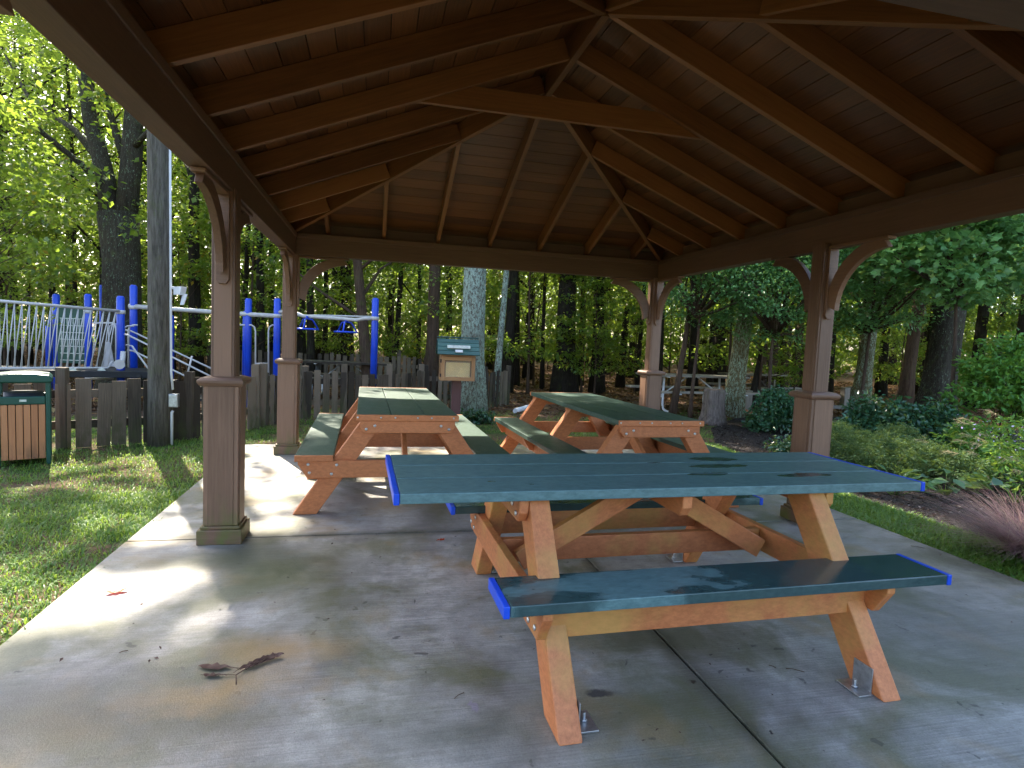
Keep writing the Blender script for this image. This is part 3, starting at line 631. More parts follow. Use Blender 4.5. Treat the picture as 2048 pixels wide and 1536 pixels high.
picnic_table('picnic_table', (.235, 5.55, 0), R_(91.0), 'green picnic table with orange trim in front of the book box, far half in sunlight', 1.16, (-1.08, 0, 1.08), 'orange', False, 'green')
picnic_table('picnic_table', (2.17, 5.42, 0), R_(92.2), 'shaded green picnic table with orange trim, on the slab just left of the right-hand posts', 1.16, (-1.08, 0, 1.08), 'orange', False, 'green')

# ------------------------------------------------------------------ fence round the play area
def fence(path, seed, label, hgt=.70, pick=.115, gap=.05, group='weathered picket fences round the play area', posts=True):
    r = random.Random(seed); O = Vector((path[0][0], path[0][1], 0)); root = empty('picket_fence', O, label=label, cat='fence', group=group)
    P = [Vector((x, y, 0)) - O for x, y in path]; seg = [(P[i + 1] - P[i]).length for i in range(len(P) - 1)]
    def pt(s):
        for i, L in enumerate(seg):
            if s <= L or i == len(seg) - 1: return P[i] + (P[i + 1] - P[i]) * (s / L), (P[i + 1] - P[i]).normalized()
            s -= L
    tot = sum(seg); s = pick / 2
    for i in range(len(P) - 1):
        a = MB(); d = (P[i + 1] - P[i]).normalized()
        for z in (.22, .55): a.board(P[i] + Vector((0, 0, z)), P[i + 1] + Vector((0, 0, z)), .038, .085)
        a.build('rail', 'fence', root)
    for i in range(len(P)):
        a = MB(); hp = hgt + r.uniform(.08, .16); a.board(P[i] + Vector((0, 0, -.05)), P[i] + Vector((r.uniform(-.02, .02), r.uniform(-.02, .02), hp)), .095, .095, (0, 1, 0)); a.build('post', 'fence', root, .006)
    k = 0
    while s < tot:
        q, d = pt(s); nrm = Vector((d.y, -d.x, 0)); w = pick * r.uniform(.9, 1.08); side = 1 if k % 5 else 1
        q = q + nrm * .034 * side; h = hgt * r.uniform(.94, 1.04); ln = r.gauss(0, .018) * (3 if r.random() < .06 else 1)
        a = MB(); top = q + Vector((0, 0, h)) + d * ln * h + nrm * r.gauss(0, .008)
        a.board(q + Vector((0, 0, -.03)), top, w, .019, nrm); a.build('picket', 'fence', root); k += 1; s += w + gap * r.uniform(.5, 1.6)
    return root
fence([(-5.6, 5.9), (-4.4, 6.45), (-3.2, 7.15), (-2.15, 7.75), (-1.55, 8.65)], 1, 'weathered picket fence run between the bin and the left corner post, wide boards', pick=.135, gap=.03)
fence([(-1.5, 8.75), (-1.05, 9.7), (-.45, 9.75), (.25, 10.15), (.85, 10.95)], 2, 'weathered picket fence run behind the sunlit picnic table', pick=.10, gap=.028)
fence([(.92, 11.0), (1.5, 11.05), (2.1, 11.45), (2.68, 11.95)], 3, 'short weathered picket fence run ending right of the lichen-covered trunk', pick=.075, gap=.03)
fence([(-4.0, 16.2), (-1.6, 15.8), (.6, 15.5), (2.0, 14.6)], 4, 'far picket fence run at the back of the play area, in shade', pick=.10, hgt=.80)

# ------------------------------------------------------------------ utility pole, bin, book box
t = empty('utility_pole', (-2.34, 7.38, 0), label='grey weathered wooden utility pole with a white conduit, beside the fence', cat='utility pole')
a = MB(); a.tube([(0, 0, -.05), (.0, 0, .5), (-.005, 0, 2), (-.02, 0, 4), (-.04, 0, 7.5)], [.128, .122, .115, .108, .095], 20); a.build('shaft', 'pole', t)
a = MB(); a.tube([(.13, -.03, -.03), (.13, -.03, .34), (.14, -.03, .36)], .016, 8); a.tube([(.14, -.03, .60), (.122, -.03, .8), (.112, -.03, 2.6), (.10, -.03, 5)], .014, 8); a.build('conduit', 'pvc', t)
a = MB(); a.box((.155, -.04, .48), (.095, .07, .15)); a.box((.155, -.078, .48), (.085, .008, .135)); a.build('junction_box', 'galv', t, .004)
a = MB(); a.board((.14, -.03, 1.74), (.24, -.08, 1.70), .035, .03); a.prism([(-.05, -.04), (.05, -.04), (.065, .05), (-.065, .05)], (.22, -.07, 1.70), (.8, -.6, 0), (.1, 0, 1), (.6, .8, 0), .07); a.prism([(-.04, -.09), (.03, -.09), (.045, .03), (-.05, .03)], (.28, -.11, 1.64), (.7, -.7, 0), (.25, 0, 1), (.6, .8, 0), .012)
a.build('floodlight', 'pvc', t, .003)

t = empty('litter_bin', (-3.20, 6.45, 0), R_(24), label='green litter bin with orange vertical slats, in front of the fence', cat='litter bin')
W_, D_, H_ = .40, .40, .84
a = MB()
for sx in (-1, 1):
    for sy in (-1, 1): a.box((sx * (W_ / 2 - .018), sy * (D_ / 2 - .018), .365), (.038, .038, .79))
for z in (.575,):
    for sx in (-1, 1): a.box((sx * (W_ / 2 - .018), 0, z), (.034, D_ - .078, .075)); a.box((0, sx * (D_ / 2 - .018), z), (W_ - .078, .034, .075))
a.build('frame', 'dkgreen', t, .008)
a = MB(); prof = [(-.218, .745), (-.214, .785), (-.19, .808), (-.10, .820), (0, .824), (.10, .820), (.19, .808), (.214, .785), (.218, .745), (.18, .738), (-.18, .738)]
a.prism(prof, (0, 0, 0), (1, 0, 0), (0, 0, 1), (0, 1, 0), .43); a.build('lid', 'dkgreen', t, .012)
a = MB()
for f in range(4):
    rot = Matrix.Rotation(f * math.pi / 2, 3, 'Z')
    for i in range(6):
        c = rot @ Vector((-.135 + i * .054, -(D_ / 2 - .014), 0)); a.board(c + Vector((0, 0, .03)), c + Vector((0, 0, .535)), .048, .016, rot @ Vector((0, 1, 0)))
a.build('slat_panel', 'can_slat', t, .002)
a = MB(); a.tube([(0, 0, .03), (0, 0, .64)], .15, 20); a.build('liner', 'black', t)
a = MB(); a.box((0, -.202, .575), (.05, .004, .02)); a.build('nameplate', 'plate', t)

t = empty('book_exchange_box', (1.22, 8.95, 0), R_(-2), label='small cedar book box with a teal gabled roof on a maroon post', cat='book box')
a = MB(); a.board((0, 0, -.03), (0, 0, .70), .135, .135, (0, 1, 0)); a.build('post', 'boxpost', t, .005)
bw, bd, z0, z1 = .52, .30, .68, 1.04
a = MB(); a.box((0, 0, z0 + .015), (bw, bd, .03)); a.box((-bw / 2 + .012, 0, (z0 + z1) / 2 + .015), (.024, bd, z1 - z0 - .032)); a.box((bw / 2 - .012, 0, (z0 + z1) / 2 + .015), (.024, bd, z1 - z0 - .032)); a.box((0, bd / 2 - .01, (z0 + z1) / 2 + .015), (bw - .05, .02, z1 - z0 - .032)); a.box((0, 0, z1 + .012), (bw, bd, .02)); a.build('cabinet', 'boxwood', t, .003)
d = MB(); y = -bd / 2 - .012
for x in (-.225, .225): d.box((x, y, (z0 + z1) / 2), (.055, .02, .36))
for zz in (z0 + .03, z1 - .03): d.box((0, y + .002, zz), (.40, .02, .055))
door = d.build('door', 'boxwood', t, .003)
a = MB(); a.box((0, y + .006, (z0 + z1) / 2), (.40, .004, .25)); a.build('pane', 'glass', door)
for zz in (.76, .97): a = MB(); a.box((-.258, y - .012, zz), (.022, .006, .05)); a.build('hinge', 'black', door)
a = MB(); a.box((0, -.145, z0 + .155), (.36, .008, .235)); a.build('notice', 'paper', t)
a = MB()
for sy in (-1, 1):
    for i in range(4):
        f0 = i / 4; yy = sy * (.22 - .052 * i); zz = z1 + .035 + .058 * i
        a.board((-.31, yy, zz + .022), (.31, yy, zz + .022), .074, .014, Vector((0, -sy * .72, 1)).normalized() if False else Vector((0, sy * .72, .70)))
a.build('roof', 'boxroof', t, .003)
a = MB(); 
for sx in (-1, 1): a.prism([(-.20, z1 + .03), (.20, z1 + .03), (0, z1 + .26)], (sx * .285, 0, 0), (0, 1, 0), (0, 0, 1), (1, 0, 0), .016)
a.build('gable', 'boxroof', t)
a = MB(); a.board((-.31, 0, z1 + .285), (.31, 0, z1 + .285), .05, .02); a.build('ridge_cap', 'boxroof', t, .003)
a = MB(); a.board((-.17, -.182, z1 + .146), (.17, -.182, z1 + .146), .008, .055, (0, .62, .78)); a.build('sign_plate', 'plate', t)
a = MB(); a.board((-.055, -.232, z1 + .085), (.055, -.232, z1 + .085), .008, .045, (0, .62, .78)); a.build('charter_plate', 'pvc', t)

# ------------------------------------------------------------------ playground
P0 = Vector((-3.6, 10.4, 0)); pg = empty('play_structure', P0, label='blue and white playground climbing structure with overhead rails behind the fence', cat='playground')
def L_(v): return Vector(v) - P0
def pcyl(name, pts, r, m, n=12, **k):
    a = MB(); a.tube([L_(p) for p in pts], r, n); return a.build(name, m, pg, **k)
def post_at(px, py, D, r=.057, z0=-.05, name='upright'):
    q = at(px, py, D); a = MB(); b = L_(q); a.tube([(b.x, b.y, z0), (b.x, b.y, b.z - .03), (b.x, b.y, b.z)], [r, r, r * .7], 14); a.build(name, 'blue', pg); return q
ups = {k: post_at(*v) for k, v in dict(a=(112, 588, 10.6), b=(176, 588, 10.2), c=(205, 570, 11.6), d=(241, 592, 9.35), e=(267, 570, 10.0), f=(342, 630, 11.8), g=(497, 597, 10.2), g2=(492, 622, 11.3), h=(555, 597, 10.0), i=(751, 596, 9.9), j=(97, 640, 11.8)).items()}
# guard rail with slanting bars
A0 = at(-60, 597, 7.75); A1 = at(238, 622, 9.3); B0 = at(-60, 737, 7.75); B1 = at(215, 736, 9.2)
gr = MB(); gr.tube([L_(A0), L_(A1)], .022, 8); gr.tube([L_(B0), L_(B1), L_(B1 + (A1 - B1) * .12 + (A1 - A0) * .03)], .018, 8)
n = 21
for i in range(n):
    for dd in (-.62, .62):
        f = (i + .5) / n; T = A0.lerp(A1, f); bo = B0.lerp(B1, min(1, max(0, f + dd / n))); gr.tube([L_(T), L_(bo)], .0075, 6)
gr.build('guard_rail', 'white_metal', pg)
a = MB(); c0 = at(-60, 745, 8.2); c1 = at(330, 750, 9.6); nrm = Vector((c1.y - c0.y, c0.x - c1.x, 0)).normalized()
a.board(L_(c0 + Vector((0, .45, 0))) , L_(c1 + Vector((-.1, .45, 0))), 1.0, .10); a.build('deck', 'black', pg, .01)
for px in (145, 203):
    q = at(px, 741, 8.75); a = MB(); a.prism([(-.05, 0), (.05, 0), (.035, .03), (0, .042), (-.035, .03)], L_(q), (1, .25, 0), (0, 0, 1), (.25, -1, 0), .01); a.build('badge', 'plate', pg)
# overhead rails
def rail(pts, r=.03, name='overhead_rail', m='tan_metal'): return pcyl(name, pts, r, m)
rail([at(258, 612, 10.0), at(340, 618, 10.1), at(500, 629, 10.2), at(556, 632, 10.0)], .038)
rail([at(556, 624, 10.0), at(588, 624, 10.0), at(606, 632, 9.95), at(690, 638, 9.9), at(712, 640, 9.9), at(730, 637, 9.9), at(756, 637, 9.9)], .030)
rail([at(540, 631, 10.9), at(640, 631, 10.7), at(750, 634, 10.5)], .018)
for k in ('d', 'e', 'h', 'i', 'b'):
    q = ups[k]; z = {'d': 1.50, 'e': 1.60, 'h': 1.56, 'i': 1.585, 'b': 1.50}[k]; pcyl('clamp', [(q.x, q.y, z - .03), (q.x, q.y, z + .03)], .068, 'white_metal')
for px in (614, 692):
    hub = at(px, 639 if px < 650 else 645, 9.9); c = at(px, 658 if px < 650 else 664, 9.9)
    a = MB(); ring = [c + Vector((math.cos(th) * .185, math.sin(th) * .185, 0)) for th in [i * math.pi / 8 for i in range(17)]]; a.tube([L_(p) for p in ring], .016, 8)
    for th in (0.3, 2.4, 4.5): a.tube([L_(hub + Vector((0, 0, .015))), L_(hub + Vector((math.cos(th) * .09, math.sin(th) * .09, .0))), L_(c + Vector((math.cos(th) * .185, math.sin(th) * .185, 0)))], .014, 8)
    a.tube([L_(hub + Vector((0, 0, .06))), L_(hub)], .02, 8); a.build('hanging_ring', 'blue', pg)
# loop rails beside the posts
def loop(px0, px1, yt, yb, D, cross=None):
    a = MB(); s = 1 if px1 > px0 else -1
    a.tube([L_(at(px0, yt, D)), L_(at(px1 - s * 8, yt, D)), L_(at(px1 - s * 2, yt + 4, D)), L_(at(px1, yt + 12, D)), L_(at(px1, yb, D))], .014, 8); a.build('hand_loop', 'white_metal', pg)
loop(470, 511, 650, 752, 10.2); loop(556, 537, 650, 752, 10.1); 
a = MB(); a.tube([L_(at(511, 727, 10.2)), L_(at(537, 727, 10.1))], .012, 8); a.build('cross_bar', 'white_metal', pg)
loop(240, 218, 648, 735, 10.1); loop(275, 257, 650, 735, 9.8); loop(185, 232, 646, 735, 9.9); loop(268, 247, 652, 730, 9.6)
# stair handrails going down to the right
for (p, q, D0, D1) in (((244, 668), (420, 752), 9.4, 9.1), ((252, 690), (300, 742), 9.5, 9.3), ((255, 700), (420, 776), 9.5, 9.2), ((250, 660), (440, 745), 9.9, 9.7)):
    a = MB(); a.tube([L_(at(*p, D0)), L_(at(p[0] + 12, p[1] + 2, D0)), L_(at(*q, D1))], .014, 8); a.build('stair_rail', 'white_metal', pg)
a = MB(); a.tube([L_(at(384, 712, 9.2)), L_(at(373, 757, 9.2))], .014, 8); a.build('baluster', 'white_metal', pg)
a = MB(); q0 = at(262, 752, 9.3); q1 = at(400, 800, 9.1)
for i in range(4):
    q = q0.lerp(q1, i / 3); q = L_(q); a.box((q.x, q.y + .35, q.z), (.28, .7, .04))
a.build('stair_tread', 'black', pg)
# green climbing panel with a maze relief
c = at(148, 672, 10.3); c = L_(c); a = MB(); a.box((c.x, c.y, c.z), (.50, .03, .95)); pn = a.build('climbing_panel', 'dkgreen', pg, .01)
a = MB()
for i in range(7): a.box((c.x, c.y - .02, c.z - .42 + i * .12), (.40, .012, .012))
for i in range(5): a.box((c.x - .18 + i * .09, c.y - .021, c.z - .06), (.012, .013, .72))
a.build('panel_grid', 'plate', pn)
# talk tube and little seats
q = at(240, 727, 9.0); a = MB(); b = L_(q); a.tube([b + Vector((0, .12, .18)), b + Vector((0, .10, .06)), b + Vector((.0, .03, .0)), b + Vector((.01, -.05, -.01))], [.035, .037, .045, .075], 16); a.build('talk_tube', 'white_metal', pg)
for px in (217,):
    q = L_(at(px, 705, 10.0)); a = MB(); a.prism([(-.09, -.24), (.09, -.24), (.03, .16), (-.03, .18)], q, (1, .2, 0), (0, 0, 1), (-.2, 1, 0), .03); a.build('slide_wing', 'white_metal', pg, .01)
q = L_(at(199, 758, 10.0)); a = MB(); a.tube([q, q + Vector((0, 0, .03))], .20, 20); a.build('step_pad', 'white_metal', pg)

# ------------------------------------------------------------------ far tables, benches, exercise posts, pipe, stump
def metal_table(loc, rz, label, legm, Lh=.9, topm='greywood', g='weathered picnic tables out on the grounds'):
    t = empty('weathered_picnic_table', loc, rz, label=label, cat='picnic table', group=g)
    a = MB()
    for i in range(5): a.board((-Lh, -.29 + i * .145, .74), (Lh, -.29 + i * .145, .74), .135, .038)
    a.build('tabletop', topm, t, .003)
    for sy in (-1, 1):
        a = MB()
        for j in (0, 1): a.board((-Lh, sy * (.60 + j * .13), .44), (Lh, sy * (.60 + j * .13), .44), .12, .038)
        a.build('bench_seat', topm, t, .003)
    for sx in (-1, 1):
        x = sx * Lh * .66; a = MB()
        for sy in (-1, 1):
            a.tube([(x, sy * .14, .72), (x, sy * .14, .14), (x, sy * .18, .05), (x, sy * .28, .02), (x, sy * .58, .02), (x, sy * .66, .06), (x, sy * .68, .14), (x, sy * .68, .42)], .024, 8)
            a.board((x, sy * .53, .408), (x, sy * .80, .408), .05, .02)
        a.tube([(x, -.14, .30), (x, .14, .30)], .02, 8); a.board((x, -.34, .712), (x, .34, .712), .05, .018); a.build('leg_frame', legm, t)
        a = MB(); a.tube([(x, 0, .30), (sx * .12, 0, .71)], .015, 8); a.build('brace', legm, t)
    return t
metal_table((6.55, 11.35, 0), R_(3), 'grey weathered picnic table on white bent-pipe legs, behind the stump', 'pvc', 1.15)
metal_table((-.55, 12.9, -.03), R_(-4), 'old wooden picnic table on steel legs inside the picket fence', 'galv', .9, 'fence')
metal_table((9.6, 13.6, -.03), R_(12), 'distant plank picnic table in the trees, right of the mossy trunk', 'greywood', .9)
def plank_bench(loc, rz, label, Lh=.6):
    t = empty('plank_bench', loc, rz, label=label, cat='bench', group='low plank benches beyond the garden bed')
    a = MB(); a.board((-Lh, 0, .40), (Lh, 0, .40), .26, .045); a.build('seat', 'greywood', t, .004)
    for s in (-1, 1): a = MB(); a.box((s * Lh * .6, 0, .19), (.10, .20, .38)); a.build('leg', 'greywood', t, .004)
plank_bench((7.9, 9.0, -.02), R_(-12), 'low grey plank bench behind the right post, by the laurel hedge')
t = empty('exercise_station', (10.7, 14.1, 0), 0, label='row of brown timber posts joined by thin metal pull-up bars in the woods', cat='exercise station')
tops = [(1530, 640), (1553, 640), (1578, 630), (1600, 645), (1612, 690)]
pts = []
for px, py in tops:
    q = at(px, py, 15.6); pts.append(q); a = MB(); a.board((q.x - 10.7, q.y - 14.1, -.05), (q.x - 10.7, q.y - 14.1, q.z), .16, .16, (0, 1, 0)); a.build('post', 'bark_brown', t, .01)
for i, z in ((0, 1.9), (1, 1.95), (2, 1.7), (3, .55)):
    p, q = pts[i], pts[i + 1]; a = MB(); a.tube([(p.x - 10.7, p.y - 14.1, z), (q.x - 10.7, q.y - 14.1, z)], .02, 6); a.build('bar', 'galv', t)
for px, D, h, lb in ((1478, 15, .75, 'short brown timber post left of the exercise posts'), (1495, 13.5, .42, 'stubby pale timber post below the exercise posts'), (1690, 15, .5, 'short timber post seen right of the right-hand pavilion post'), (1703, 15.3, .52, 'second short timber post right of the right-hand pavilion post')):
    q = at(px, 790, D); a = MB(); a.board((0, 0, -.05), (0, 0, h), .16, .16, (0, 1, 0)); o = a.build('timber_bollard', 'greywood', None, .01, label=lb, cat='bollard', group='short timber bollards'); o.location = (q.x, q.y, 0)
a = MB(); p = gnd(1030, 824); q = gnd(1076, 812); a.tube([p + Vector((0, 0, .02)), q + Vector((0, 0, .04))], .045, 14); a.build('white_pipe', 'pvc', label='length of white plastic pipe lying on the ground left of the shaded table', cat='pipe')

def wob(seed, amp):
    r = random.Random(seed); ph = [(r.randint(2, 7), r.uniform(0, 6), r.uniform(.3, 1)) for _ in range(5)]
    return lambda i, th: amp * sum(a * math.sin(k * th + p + i * .25) for k, p, a in ph) / 2
a = MB(); st = wob(5, .16); a.tube([(0, 0, -.05), (0, 0, .05), (0, 0, .15), (0, 0, .35), (0, 0, .55), (.0, 0, .60)], [.27, .235, .20, .175, .17, .165], 36, flare=st)
o = a.build('tree_stump', 'bark_stump', label='ragged grey-brown tree stump in the mulch bed', cat='stump'); o.location = (5.95, 9.53, 0)
a = MB(); a.tube([(0, 0, .59), (0, 0, .606)], .15, 30, flare=st); a.build('cut_face', 'cut', o)

# ------------------------------------------------------------------ trees
def trunk_tube(mb, base, H, r0, lean=(0, 0), seed=0, n=12, top=.35, bend=.15):
    r = random.Random(seed); pts = []; rad = []; k = 9; ph = r.uniform(0, 6)
    for i in range(k + 1):
        f = i / k; z = H * f - .1; pts.append((base[0] + lean[0] * f + bend * math.sin(f * 4 + ph) * f, base[1] + lean[1] * f + bend * math.cos(f * 3.3 + ph) * f, base[2] + z))
        rad.append(r0 * (1 - (1 - top) * f) * (1.0 + .45 * math.exp(-f * H / .35)))
    if r0 > .14: n = 36
    w1 = wob(seed, .045); rr_ = random.Random(seed + 5); hf = [(rr_.randint(9, 17), rr_.uniform(0, 6), rr_.uniform(-.5, .5)) for _ in range(4)]
    mb.tube(pts, rad, n, flare=(lambda i, th: w1(i, th) + (.022 * sum(math.sin(k * th + p + i * d) for k, p, d in hf) if n > 20 else 0) + .10 * math.exp(-i * 1.2) * math.sin(5 * th + seed))); return pts, rad
def limb(mb, p, q, r0, seed, n=6):
    r = random.Random(seed); p = Vector(p); q = Vector(q); m = p.lerp(q, .5) + Vector((r.uniform(-.2, .2), r.uniform(-.2, .2), r.uniform(-.1, .25))) * (q - p).length * .5
    mb.tube([p, p.lerp(m, .6), m, m.lerp(q, .6) , q], [r0, r0 * .8, r0 * .6, r0 * .4, r0 * .18], n)
def make_tree(name, loc, H, r0, zb, Rc, ncl, per, leafsize, bark, leafm, label, cat='tree', group=None, seed=1, lean=(0, 0), clr=(.45, .85), flat=.42, carve=True, shape=4, wd=.62, base=.42, bend=.15, limbs=12, extra=None, top=.35, up=.75, sd=.2):
    rs = np.random.RandomState(seed); r = random.Random(seed)
    t = empty(name, loc, label=label, cat=cat, group=group)
    tb = MB(); pts, rad = trunk_tube(tb, (0, 0, 0), H, r0, lean, seed, 14 if r0 > .12 else 8, top, bend)
    z = zb + (H + .6 - zb) * rs.rand(ncl) ** .9; f = (z - zb) / max(.1, H - zb); R = Rc * (.45 + .75 * np.sin(np.clip(f, 0, 1) * 2.4 + .35)); R = np.maximum(R, .5)
    th = rs.rand(ncl) * 2 * np.pi; rr = R * np.sqrt(.08 + .92 * rs.rand(ncl))
    lx = lean[0] * z / H; ly = lean[1] * z / H
    cl = np.stack([lx + rr * np.cos(th), ly + rr * np.sin(th), z, clr[0] + (clr[1] - clr[0]) * rs.rand(ncl)], 1)
    if extra is not None: cl = np.concatenate([cl, np.array(extra, float)])
    for i in sorted(range(ncl), key=lambda i: -rr[i])[:limbs * 2:2]:
        zz = max(zb * .75, z[i] - rr[i] * .7); k = min(8, int((zz + .1) / H * 9)); fr = (zz + .1) / H * 9 - k
        p = Vector(pts[k]).lerp(Vector(pts[k + 1]), min(1, fr)); limb(tb, p, cl[i, :3], min(rad[k] * .45, .012 + .018 * rr[i]), seed * 7 + i)
    tb.build('trunk', bark, t)
    P, A, N = clump_leaves(rs, cl, per, flat, up); W = P + np.array(loc)
    k = rs.rand(len(P)) < .95
    if carve: k &= ~in_gap(W)
    # nothing grows through the pavilion roof or its open sides
    k &= ~((W[:, 0] > -1.6) & (W[:, 0] < 4.1) & (W[:, 1] < 7.6) & (W[:, 1] > .2))
    P, A, N, W = P[k], A[k], N[k], W[k]; n = len(P)
    me = leaf_mesh('crown', leafm, P, A, N, leafsize * (.6 + .7 * rs.rand(n)), np.full((n, 1), wd), tint_of(rs, n, base, sd, W), shape)
    link(me, 'crown', t); return t
WOODS = 'woodland trees behind the pavilion'
def px_tree(px, D, wpx, H, zb, Rc, ncl, per, ls, bark, label, seed, name='woodland_tree', leanpx=0, **k):
    q = at(px, 760, D); r0 = wpx / F_PX * D / 2
    return make_tree(name, (q.x, q.y, 0), H, r0, zb, Rc, ncl, per, ls, bark, k.pop('leafm', 'leaf_forest'), label, seed=seed, lean=(leanpx / F_PX * D, 0), **k)
# --- named trees
# big forked tree on the left
q = at(243, 760, 11.8); t = empty('forked_tree', (q.x, q.y, 0), label='large dark forked tree with pale lichen, behind the playground posts', cat='tree')
tb = MB(); D = 11.8
def rel(px, py, dd=0): return at(px, py, D + dd) - Vector((q.x, q.y, 0))
tb.tube([(0, 0, -.1), (0, 0, .4), rel(243, 640), rel(243, 520), rel(236, 430)], [.50, .38, .34, .33, .36], 18, flare=wob(3, .05))
tb.tube([rel(228, 450), rel(205, 330), rel(180, 240), rel(165, 130, .3), rel(120, 20, .5), rel(90, -160, .8)], [.20, .16, .13, .11, .09, .06], 12, flare=wob(4, .05))
tb.tube([rel(250, 450), rel(262, 330), rel(268, 230), rel(275, 120), rel(290, -60, .5), rel(280, -300, .5)], [.20, .19, .17, .14, .11, .07], 12, flare=wob(6, .05))
tb.tube([rel(255, 330), rel(232, 270), rel(215, 200), rel(190, 120, -.5)], [.10, .07, .05, .03], 8)
tb.tube([rel(215, 385), rel(165, 330, -.5), rel(90, 270, -1), rel(20, 205, -1.4), rel(-60, 180, -1.8)], [.07, .055, .045, .035, .02], 8)
tb.tube([rel(262, 300), rel(290, 270, -.3), rel(330, 230, -.6), rel(380, 160, -.8)], [.08, .05, .04, .02], 8)
tb.tube([rel(205, 330), rel(150, 260, .8), rel(60, 200, 1.5), rel(10, 110, 2)], [.08, .06, .04, .02], 8)
tb.build('trunk', 'bark_part', t)
rs = np.random.RandomState(77); ncl = 210
cl = np.stack([rs.normal(size=ncl) * 2.6 - .9, rs.normal(size=ncl) * 1.7, 3.0 + 8.5 * rs.rand(ncl), .45 + .5 * rs.rand(ncl)], 1)
u = 230; top = np.stack([-1.7 + 3.4 * rs.rand(u), -1.3 + 5.6 * rs.rand(u), np.zeros(u)], 1); hh = 11.5 + 4.5 * rs.rand(u)  # added high leaf clumps, set along the sun's path to shade the slab
top = top + np.stack([SHX * hh - t.location.x, SHY * hh - t.location.y, hh], 1); cl = np.concatenate([cl, np.concatenate([top, .6 + .4 * rs.rand(u, 1)], 1)])
P, A, N = clump_leaves(rs, cl, 120, .4); W = P + np.array(t.location); k = ~in_gap(W); P, A, N, W = P[k], A[k], N[k], W[k]
link(leaf_mesh('crown', 'leaf_forest', P, A, N, .12 * (.6 + .7 * rs.rand(len(P))), np.full((len(P), 1), .7), tint_of(rs, len(P), .42, .2, W)), 'crown', t)

px_tree(944, 9.95, 47, 10, 5.2, 2.6, 60, 110, .11, 'bark_lichen', 'pale lichen-covered trunk right behind the book box', 101, 'lichen_tree', leanpx=-4, bend=.02, top=.55)
px_tree(1466, 12.0, 34, 8, 2.5, 2.6, 60, 190, .075, 'bark_moss', 'mossy pale trunk rising just right of the stump', 102, 'mossy_tree', leanpx=60, bend=.03, leafm='leaf_cool', top=.5, limbs=16)
px_tree(1722, 13.2, 30, 9, 3.0, 3.0, 80, 150, .085, 'bark_moss', 'grey-green trunk just right of the right-hand pavilion post', 103, 'grey_trunk_tree', leanpx=50, bend=.03, leafm='leaf_cool')
px_tree(1810, 15.0, 24, 10, 4, 2.6, 40, 120, .10, 'bark_brown', 'slim brown trunk between the grey trunk and the broad oak', 104, 'brown_trunk_tree', leanpx=60, bend=.03)
px_tree(1872, 11.5, 60, 8.5, 3.1, 2.7, 70, 110, .13, 'bark_part', 'broad rugged oak trunk behind the laurel hedge', 105, 'oak_tree', leanpx=70, bend=.02, leafm='leaf_cool', top=.6, shape=10, wd=.9, base=.5)
px_tree(742, 12.5, 24, 7, 1.9, 2.0, 50, 190, .09, 'bark_brown', 'leaning light brown tree with a rounded leafy crown behind the blue post', 106, 'leaning_tree', leanpx=-75, bend=.05, base=.5)
px_tree(862, 13.5, 25, 13, 6, 2.6, 40, 120, .12, 'bark_brown', 'straight brown trunk left of the book box', 107, leanpx=-10)
px_tree(992, 12.6, 14, 9, 4.5, 1.8, 30, 120, .11, 'bark_lichen', 'thin grey trunk just right of the lichen-covered trunk', 108, leanpx=25)
px_tree(1347, 11.5, 13, 6.5, 2.4, 1.8, 40, 170, .08, 'bark_brown', 'thin leaning grey tree seen just right of the far right post', 109, 'small_tree', leanpx=70, leafm='leaf_cool')
px_tree(1503, 14.0, 11, 8, 3.0, 1.8, 30, 130, .10, 'bark_dark', 'thin dark leaning tree right of the mossy trunk', 110, 'small_tree', leanpx=110)
# shade trees closer on the right, leafy down low
def leafy(px, py, D, rx, rz, ncl, per, ls, label, seed, leafm='leaf_cool', shape=4, base=.45, trunk=.034, wd=.62, lean=0):
    rs = np.random.RandomState(seed); q = at(px, py, D); t = empty('shade_tree', (q.x, q.y, 0), label=label, cat='tree', group='leafy shade trees right of the pavilion')
    tb = MB(); c = Vector((0, 0, q.z)); pts, rad = trunk_tube(tb, (0, 0, 0), q.z + rz * .8, trunk, (lean, 0), seed, 10)
    d = unit(rs.normal(size=(ncl, 3))) * rs.rand(ncl, 1) ** .4; cl = np.concatenate([d * np.array([rx, rx, rz]) + np.array([0, 0, q.z]), (.32 + .38 * rs.rand(ncl, 1))], 1)
    for i in range(0, ncl, max(1, ncl // 16)):
        limb(tb, (lean * .4, 0, max(q.z - rz * .9, .8)), cl[i, :3], .03, seed + i, 6)
    tb.build('trunk', 'bark_brown', t)
    P, A, N = clump_leaves(rs, cl, per, .38, .72); W = P + np.array(t.location); k = ~((W[:, 0] < 4.1) & (W[:, 1] < 7.6)) & ~in_gap(W); P, A, N, W = P[k], A[k], N[k], W[k]; n = len(P)
    link(leaf_mesh('crown', leafm, P, A, N, ls * (.6 + .7 * rs.rand(n)), np.full((n, 1), wd), tint_of(rs, n, base, .2, W), shape), 'crown', t)
leafy(1400, 520, 10.8, 1.5, 1.15, 70, 260, .06, 'small-leaved green tree showing between the two right-hand posts', 201)
leafy(1560, 540, 10.2, 1.5, 1.25, 75, 260, .06, 'dense green tree crown directly left of the right-hand post', 202)
leafy(1745, 520, 10.4, 1.5, 1.4, 80, 250, .065, 'dense green tree crown directly right of the right-hand post', 203)
leafy(1930, 470, 8.6, 1.25, .95, 80, 110, .105, 'broad-leaved maple crown at the right edge above the oak trunk', 204, shape=10, wd=.9, base=.6)
leafy(2120, 520, 12.5, 1.5, 1.3, 60, 200, .07, 'dark green tree crown cut by the right edge of the picture', 205, base=.35)
